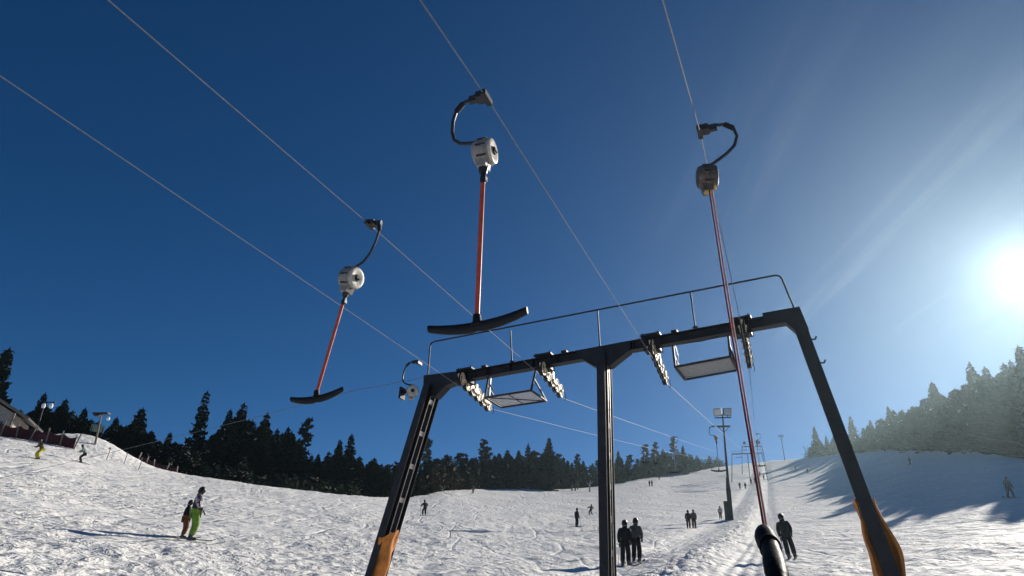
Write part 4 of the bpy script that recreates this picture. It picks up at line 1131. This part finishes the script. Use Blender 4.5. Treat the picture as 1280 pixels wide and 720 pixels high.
def person_meshes(pose, slim=1.0):
    k = (pose, slim)
    if k in _pm: return _pm[k]
    j = pose_joints(pose); g = slim
    hipl = Vector((j['hip'].x - .09, j['hip'].y, j['hip'].z - .03)); hipr = Vector((j['hip'].x + .09, j['hip'].y, j['hip'].z - .03))
    waist = j['hip'].lerp(j['chest'], .42); hd = j['head']; up_ = (hd - j['neck']).normalized()
    def hand(wr_, el_):
        d = (wr_ - el_).normalized(); chs = []; side = d.cross(UZ).normalized()
        palm = wr_ + d * .055
        chs.append([(tuple(wr_), .03), (tuple(palm), (.042, .024))])
        for q, ln in ((-1.5, .060), (-.5, .075), (.5, .080), (1.5, .070)):
            b_ = palm + d * .02 + side * (q * .021); m_ = b_ + d * ln * .55 - UZ * .008; e_ = m_ + d * ln * .3 - UZ * .035
            chs.append([(tuple(palm), (.042, .024)), (tuple(b_), .011), (tuple(m_), .0105), (tuple(e_), .009)])
        th = wr_ + d * .03 + side * .035; chs.append([(tuple(wr_ + d * .0), .03), (tuple(th), .014), (tuple(th + d * .045 + side * .012 - UZ * .012), .011)])
        return chs
    body = [[(tuple(j['hip']), .11), (tuple(waist), .105), (tuple(j['chest']), (.14, .11)), (tuple(j['neck']), .052), (tuple(hd - up_ * .06), .062), (tuple(hd), (.078, .09)), (tuple(hd + up_ * .085), (.062, .07))]]
    for s_, h_ in (('l', hipl), ('r', hipr)):
        body.append([(tuple(j['hip']), .11), (tuple(h_), .085), (tuple(j['k' + s_]), .055), (tuple(j['a' + s_]), .038)])
        body.append([(tuple(j['chest']), (.14, .11)), (tuple(j['s' + s_]), .055), (tuple(j['e' + s_]), .04), (tuple(j['w' + s_]), .03)])
    fwd_ = Vector((0, 1, 0))
    body.append([(tuple(hd), (.078, .09)), (tuple(hd + fwd_ * .085 - up_ * .01), .014), (tuple(hd + fwd_ * .105 - up_ * .03), .012)])   # nose
    jacket = [[(tuple(j['hip'] - (j['chest'] - j['hip']).normalized() * .15), (.205 * g, .165 * g)), (tuple(waist), (.20 * g, .165 * g)), (tuple(j['chest']), (.215 * g, .175 * g)), (tuple(j['neck'] - Vector((0, 0, .02))), .115), (tuple(j['neck'] + up_ * .06), .105)]]
    for s_ in 'lr':
        jacket.append([(tuple(j['chest']), (.215 * g, .175 * g)), (tuple(j['s' + s_]), .105 * g), (tuple(j['e' + s_]), .082), (tuple(j['w' + s_]), .062)])
    trous = []
    for s_, h_ in (('l', hipl), ('r', hipr)):
        trous.append([(tuple(j['hip']), (.15 * g, .13 * g)), (tuple(h_), .118 * g), (tuple(j['k' + s_]), .105 * g), (tuple(j['a' + s_] + Vector((0, 0, .03))), .10)])
    gl = []
    out = dict(body=skin_mesh(body, 'body'), jacket=skin_mesh(jacket, 'jacket', 2), trousers=skin_mesh(trous, 'trousers', 2))
    out['gloves'] = [skin_mesh(hand(j['w' + s_], j['e' + s_]), 'glove', 1) for s_ in 'lr']
    m = MB(); c = hd + up_ * .035
    prof = [(-.115, .088), (-.09, .104), (-.03, .116), (.03, .117), (.075, .105), (.115, .078), (.138, .04), (.144, 0)]
    m.lathe(c, up_, prof, 20); out['helmet'] = m.mesh('helmet', [], smooth=True)
    m = MB(); gc = hd + fwd_ * .088 + up_ * .012
    m.box(gc, (.15, .06, .065)); m.tube([hd + up_ * .012 + Vector((math.sin(t) * .115, math.cos(t) * .115, 0)) for t in [2 * PI * q / 16 for q in range(17)]], .010, 5)
    out['goggles'] = m.mesh('goggles', [], smooth=False)
    bts = []
    for s_ in 'lr':
        a_ = j['a' + s_]; m = MB(); m.tube([a_ + Vector((0, .0, .16)), a_ + Vector((0, -.01, .02)), a_ + Vector((0, 0, -.05))], [.068, .066, .062], 10); m.tube([a_ + Vector((0, -.10, -.045)), a_ + Vector((0, .02, -.04)), a_ + Vector((0, .17, -.055))], [.05, .058, .042], 10)
        bts.append(m.mesh('boot', [], smooth=True))
    out['boots'] = bts; out['j'] = j
    _pm[k] = out; return out
def person(px_foot, H, pose, yaw, jacket, trousers, label, helmet=(.02, .02, .022), poles=False, gear='ski', name='person', hat=False, group=None, slim=1.0, pos=None, gearcol=None, lean=0.0, gl=(.02, .02, .022)):
    g = pos if pos else near_ground_hit(*px_foot)
    pm = person_meshes(pose, slim); sc = H / 1.75
    o = bpy.data.objects.new(name, None); col.objects.link(o); o.location = g + UZ * .015
    # ski things lie along the fall of the slope
    gx = (hill(g.x + .5, g.y) - hill(g.x - .5, g.y)); gy = (hill(g.x, g.y + .5) - hill(g.x, g.y - .5))
    fdir = Vector((-math.sin(yaw), math.cos(yaw), 0)); rise = gx * fdir.x + gy * fdir.y
    o.rotation_euler = (0, lean, yaw); o.scale = (sc, sc, sc); tag(o, label, 'person', group)
    def ad(nm, me, mt):
        me = me.copy(); me.materials.clear(); me.materials.append(mt); c = bpy.data.objects.new(nm, me); col.objects.link(c); c.parent = o; return c
    ad('body', pm['body'], M['skin'])
    ad('jacket', pm['jacket'], jacket if not isinstance(jacket, tuple) else cloth(jacket)); ad('trousers', pm['trousers'], cloth(trousers))
    for q in pm['gloves']: ad('glove', q, cloth(gl))
    ad('helmet', pm['helmet'], mat_cache(helmet)); ad('goggles', pm['goggles'], M['rubber'])
    for q in pm['boots']: ad('boot', q, M['boot'])
    j = pm['j']; T = Vector((0, 1, rise)).normalized(); Nn = Vector((1, 0, 0)).cross(T)
    gm = mat_cache(gearcol) if gearcol else M['ski']
    if gear == 'ski':
        for s_ in 'lr':
            a_ = j['a' + s_]; m = MB(); c = Vector((a_.x, a_.y, .02)); pts = []
            K = 12
            for i in range(K + 1):
                t = -0.75 + 1.6 * i / K; wdt = .05 * (1.1 if abs(t) > .6 else .85); up2 = .012 + (max(0, t - .62) ** 2) * 1.6
                q = c + T * t + Nn * up2; pts.append((q, wdt if i < K else .02))
            vs = []; fs = []
            for q, wd in pts: vs += [q + Vector((-wd, 0, 0)), q + Vector((wd, 0, 0)), q + Vector((wd, 0, 0)) + Nn * .014, q + Vector((-wd, 0, 0)) + Nn * .014]
            for i in range(K):
                for e in range(4): a2 = i * 4 + e; b2 = i * 4 + (e + 1) % 4; fs.append((a2, b2, b2 + 4, a2 + 4))
            fs += [(0, 1, 2, 3), (K * 4 + 3, K * 4 + 2, K * 4 + 1, K * 4)]
            m.add(vs, fs); m.box(c + Nn * .035, (.07, .30, .03)); me = m.mesh('ski', [], smooth=False); ad('ski', me, gm)
    elif gear == 'board':
        m = MB(); K = 16; vs = []; fs = []
        for i in range(K + 1):
            t = i / K * 2 - 1; wd = .135 * (1 - max(0, abs(t) - .8) ** 2 * 18); z = .015 + max(0, abs(t) - .78) ** 2 * 1.4
            vs += [Vector((t * .76, -wd, z)), Vector((t * .76, wd, z)), Vector((t * .76, wd, z + .014)), Vector((t * .76, -wd, z + .014))]
        for i in range(K):
            for e in range(4): a2 = i * 4 + e; b2 = i * 4 + (e + 1) % 4; fs.append((a2, b2, b2 + 4, a2 + 4))
        fs += [(0, 1, 2, 3), (K * 4 + 3, K * 4 + 2, K * 4 + 1, K * 4)]
        m.add(vs, fs); ad('snowboard', m.mesh('snowboard', [], smooth=False), gm)
    if poles:
        for s_, sg in (('l', -1), ('r', 1)):
            if poles == 'left' and s_ == 'r': continue
            w_ = j['w' + s_]; d = (w_ - j['e' + s_]).normalized(); hnd = w_ + d * .08
            tip = Vector((hnd.x + sg * .10, hnd.y + (.12 if pose != 'ski' else -.30), .02)) if poles != 'back' else Vector((hnd.x + sg * .06, hnd.y - .45, .10))
            m = MB(); m.tube([hnd + UZ * .08, tip], .010, 6); m.tube([hnd + UZ * .12, hnd - UZ * .02], .017, 6); m.lathe(tip + UZ * .06, UZ, [(0, 0), (0, .05), (.01, .05), (.01, 0)], 10)
            ad('ski_pole', m.mesh('ski_pole', [], smooth=False), M['ski'])
    return o
_mc = {}
def mat_cache(c):
    if c not in _mc: _mc[c] = mat('gear_shell_%s' % ['plain', 'dark', 'bright', 'pale', 'warm', 'cool', 'deep', 'light'][len(_mc) % 8], c, .4, 0, .12, 8)
    return _mc[c]
BK = (.014, .014, .017); NV = (.02, .024, .045)
up_yaw = -LIFT_AZ
# adult and child on the left piste
pa = ground_hit(238, 674)
person(None, 1.72, 'towed', R(-62), M['floral'], (.19, .33, .05), 'person in patterned jacket and lime green trousers behind a small child', pos=pa, slim=1.2)
pb = ground_hit(228, 671)
person(None, 1.24, 'towed', R(-62), BK, (.20, .075, .035), 'small child in black jacket and brown orange trousers beside the adult', pos=pb, slim=1.3)
person((46, 574), 1.72, 'ski', R(150), (.09, .07, .03), (.60, .50, .05), 'skier in dark jacket and yellow trousers below the red net fence')
person((100, 579), 1.75, 'ski', R(120), (.20, .24, .23), BK, 'skier in grey jacket and black trousers in front of the snow mound')
person((530, 644), 1.7, 'ski', R(170), (.035, .05, .05), BK, 'dark skier gliding down just right of the left gantry leg', poles='back')
person((591, 617), 1.7, 'ski', R(160), (.10, .10, .09), BK, 'tiny skier high on the slope under the centre trees')
person((721, 659), 1.75, 'stand', R(-60), BK, BK, 'black-clad skier with poles standing left of the gantry centre leg', poles=True)
person((739, 644), 1.7, 'lunge', R(150), NV, (.05, .06, .09), 'skier crouched in a turn close to the gantry centre leg', poles='back')
person((715, 614), 1.7, 'stand', R(140), (.20, .14, .09), BK, 'tiny pausing skier in brown under the centre trees, left of a pair')
person((719, 614), 1.7, 'stand', R(200), (.08, .07, .07), BK, 'tiny pausing dark skier under the centre trees, right of a pair')
c1 = ground_hit(782, 702); c2 = ground_hit(796, 701)
person(None, 1.82, 'towed', up_yaw + R(4), BK, BK, 'black-jacketed rider on the left of the nearest towed couple', pos=c1, poles='left', helmet=(.012, .012, .014))
person(None, 1.80, 'towed', up_yaw - R(4), (.085, .085, .08), BK, 'grey-jacketed rider on the right of the nearest towed couple', pos=c2, helmet=(.015, .013, .012))
c3 = ground_hit(861, 660); c4 = ground_hit(868, 660)
person(None, 1.75, 'towed', up_yaw + R(5), (.02, .02, .03), (.08, .012, .014), 'dark rider with red trousers, left of the farther towed couple', pos=c3)
person(None, 1.78, 'towed', up_yaw - R(5), (.11, .10, .10), (.06, .014, .014), 'grey-hooded rider, right of the farther towed couple', pos=c4, helmet=(.06, .055, .05))
person((901, 649), 1.6, 'stand', up_yaw, (.50, .46, .43), (.22, .18, .16), 'pale-clad person standing beside the floodlight pole foot', helmet=(.45, .42, .4), gear=None)
person((991, 699), 1.92, 'towed', up_yaw - R(6), BK, BK, 'dark rider towed up alone to the right of the black grip', poles='left', lean=R(-9), helmet=(.012, .012, .014))
person((1264, 623), 1.75, 'board', R(185), (.10, .11, .12), (.07, .08, .09), 'snowboarder standing alone in the shade below the right forest', gear='board', helmet=(.06, .06, .07))
for px, py, h_, pose, yw, jk, tr, lab, gr in (
        (1138, 581, 1.7, 'stand', 180, BK, BK, 'tiny skier in the shade under the right forest edge', 'ski'),
        (925, 611, 1.75, 'towed', -21, BK, BK, 'left rider of the black pair under the second gantry', 'ski'),
        (932, 611, 1.75, 'towed', -21, (.03, .02, .02), BK, 'right rider of the black pair under the second gantry', 'ski'),
        (939, 605, 1.75, 'towed', -21, (.03, .03, .05), BK, 'left rider of the pair behind the black pair', 'ski'),
        (944, 604, 1.75, 'towed', -21, (.08, .05, .04), BK, 'right rider of the pair behind the black pair', 'ski'),
        (950, 597, 1.75, 'towed', -21, BK, BK, 'distant rider near the top of the left track', 'ski'),
        (955, 600, 1.75, 'towed', -21, (.30, .02, .02), BK, 'rider in a red jacket just beside the red tow line', 'ski'),
        (812, 608, 1.7, 'stand', 150, BK, BK, 'left of two tiny skiers in front of the far trees', 'ski'),
        (815, 608, 1.7, 'stand', 190, (.1, .1, .1), BK, 'right of two tiny skiers in front of the far trees', 'ski'),
        (824, 600, 1.7, 'ski', 160, BK, BK, 'single tiny skier above the far pair', 'ski'),
        (872, 590, 1.7, 'ski', 160, (.2, .2, .2), BK, 'speck-sized skier on the crest left of the floodlight pole', 'ski'),
        (994, 587, 1.7, 'ski', 200, (.12, .12, .12), BK, 'speck-sized skier on the upper slope right of the red line', 'ski'),
        (1010, 592, 1.7, 'stand', 200, BK, BK, 'tiny dark skier on the shaded upper slope left of the right gantry leg', 'ski')):
    person((px, py), h_, pose, R(yw), jk, tr, lab, gear=gr)

# ------------------------------------------------------------------ air
if HAZE_DENSITY > 0:
    m = MB(); lo_, hi_ = HZ; m.box((0, 0, (lo_ + hi_) / 2), (1960, 1960, hi_ - lo_))
    hz = bpy.data.materials.new('winter_haze'); hz.use_nodes = True; t = hz.node_tree; t.nodes.clear()
    v = t.nodes.new('ShaderNodeVolumePrincipled'); v.inputs['Color'].default_value = (.64, .89, 1, 1); v.inputs['Density'].default_value = HAZE_DENSITY; v.inputs['Anisotropy'].default_value = .77
    mo = t.nodes.new('ShaderNodeOutputMaterial'); v2 = t.nodes.new('ShaderNodeVolumePrincipled'); v2.inputs['Color'].default_value = (.85, .94, 1, 1); v2.inputs['Density'].default_value = HAZE_DENSITY * .055; v2.inputs['Anisotropy'].default_value = .955
    ad_ = t.nodes.new('ShaderNodeAddShader'); t.links.new(v.outputs[0], ad_.inputs[0]); t.links.new(v2.outputs[0], ad_.inputs[1]); t.links.new(ad_.outputs[0], mo.inputs['Volume'])
    o = part('haze', m, hz, None); o['kind'] = 'stuff'; o['label'] = 'thin bright winter haze over the slope'; o['category'] = 'haze'
print('trees', ntree[0])
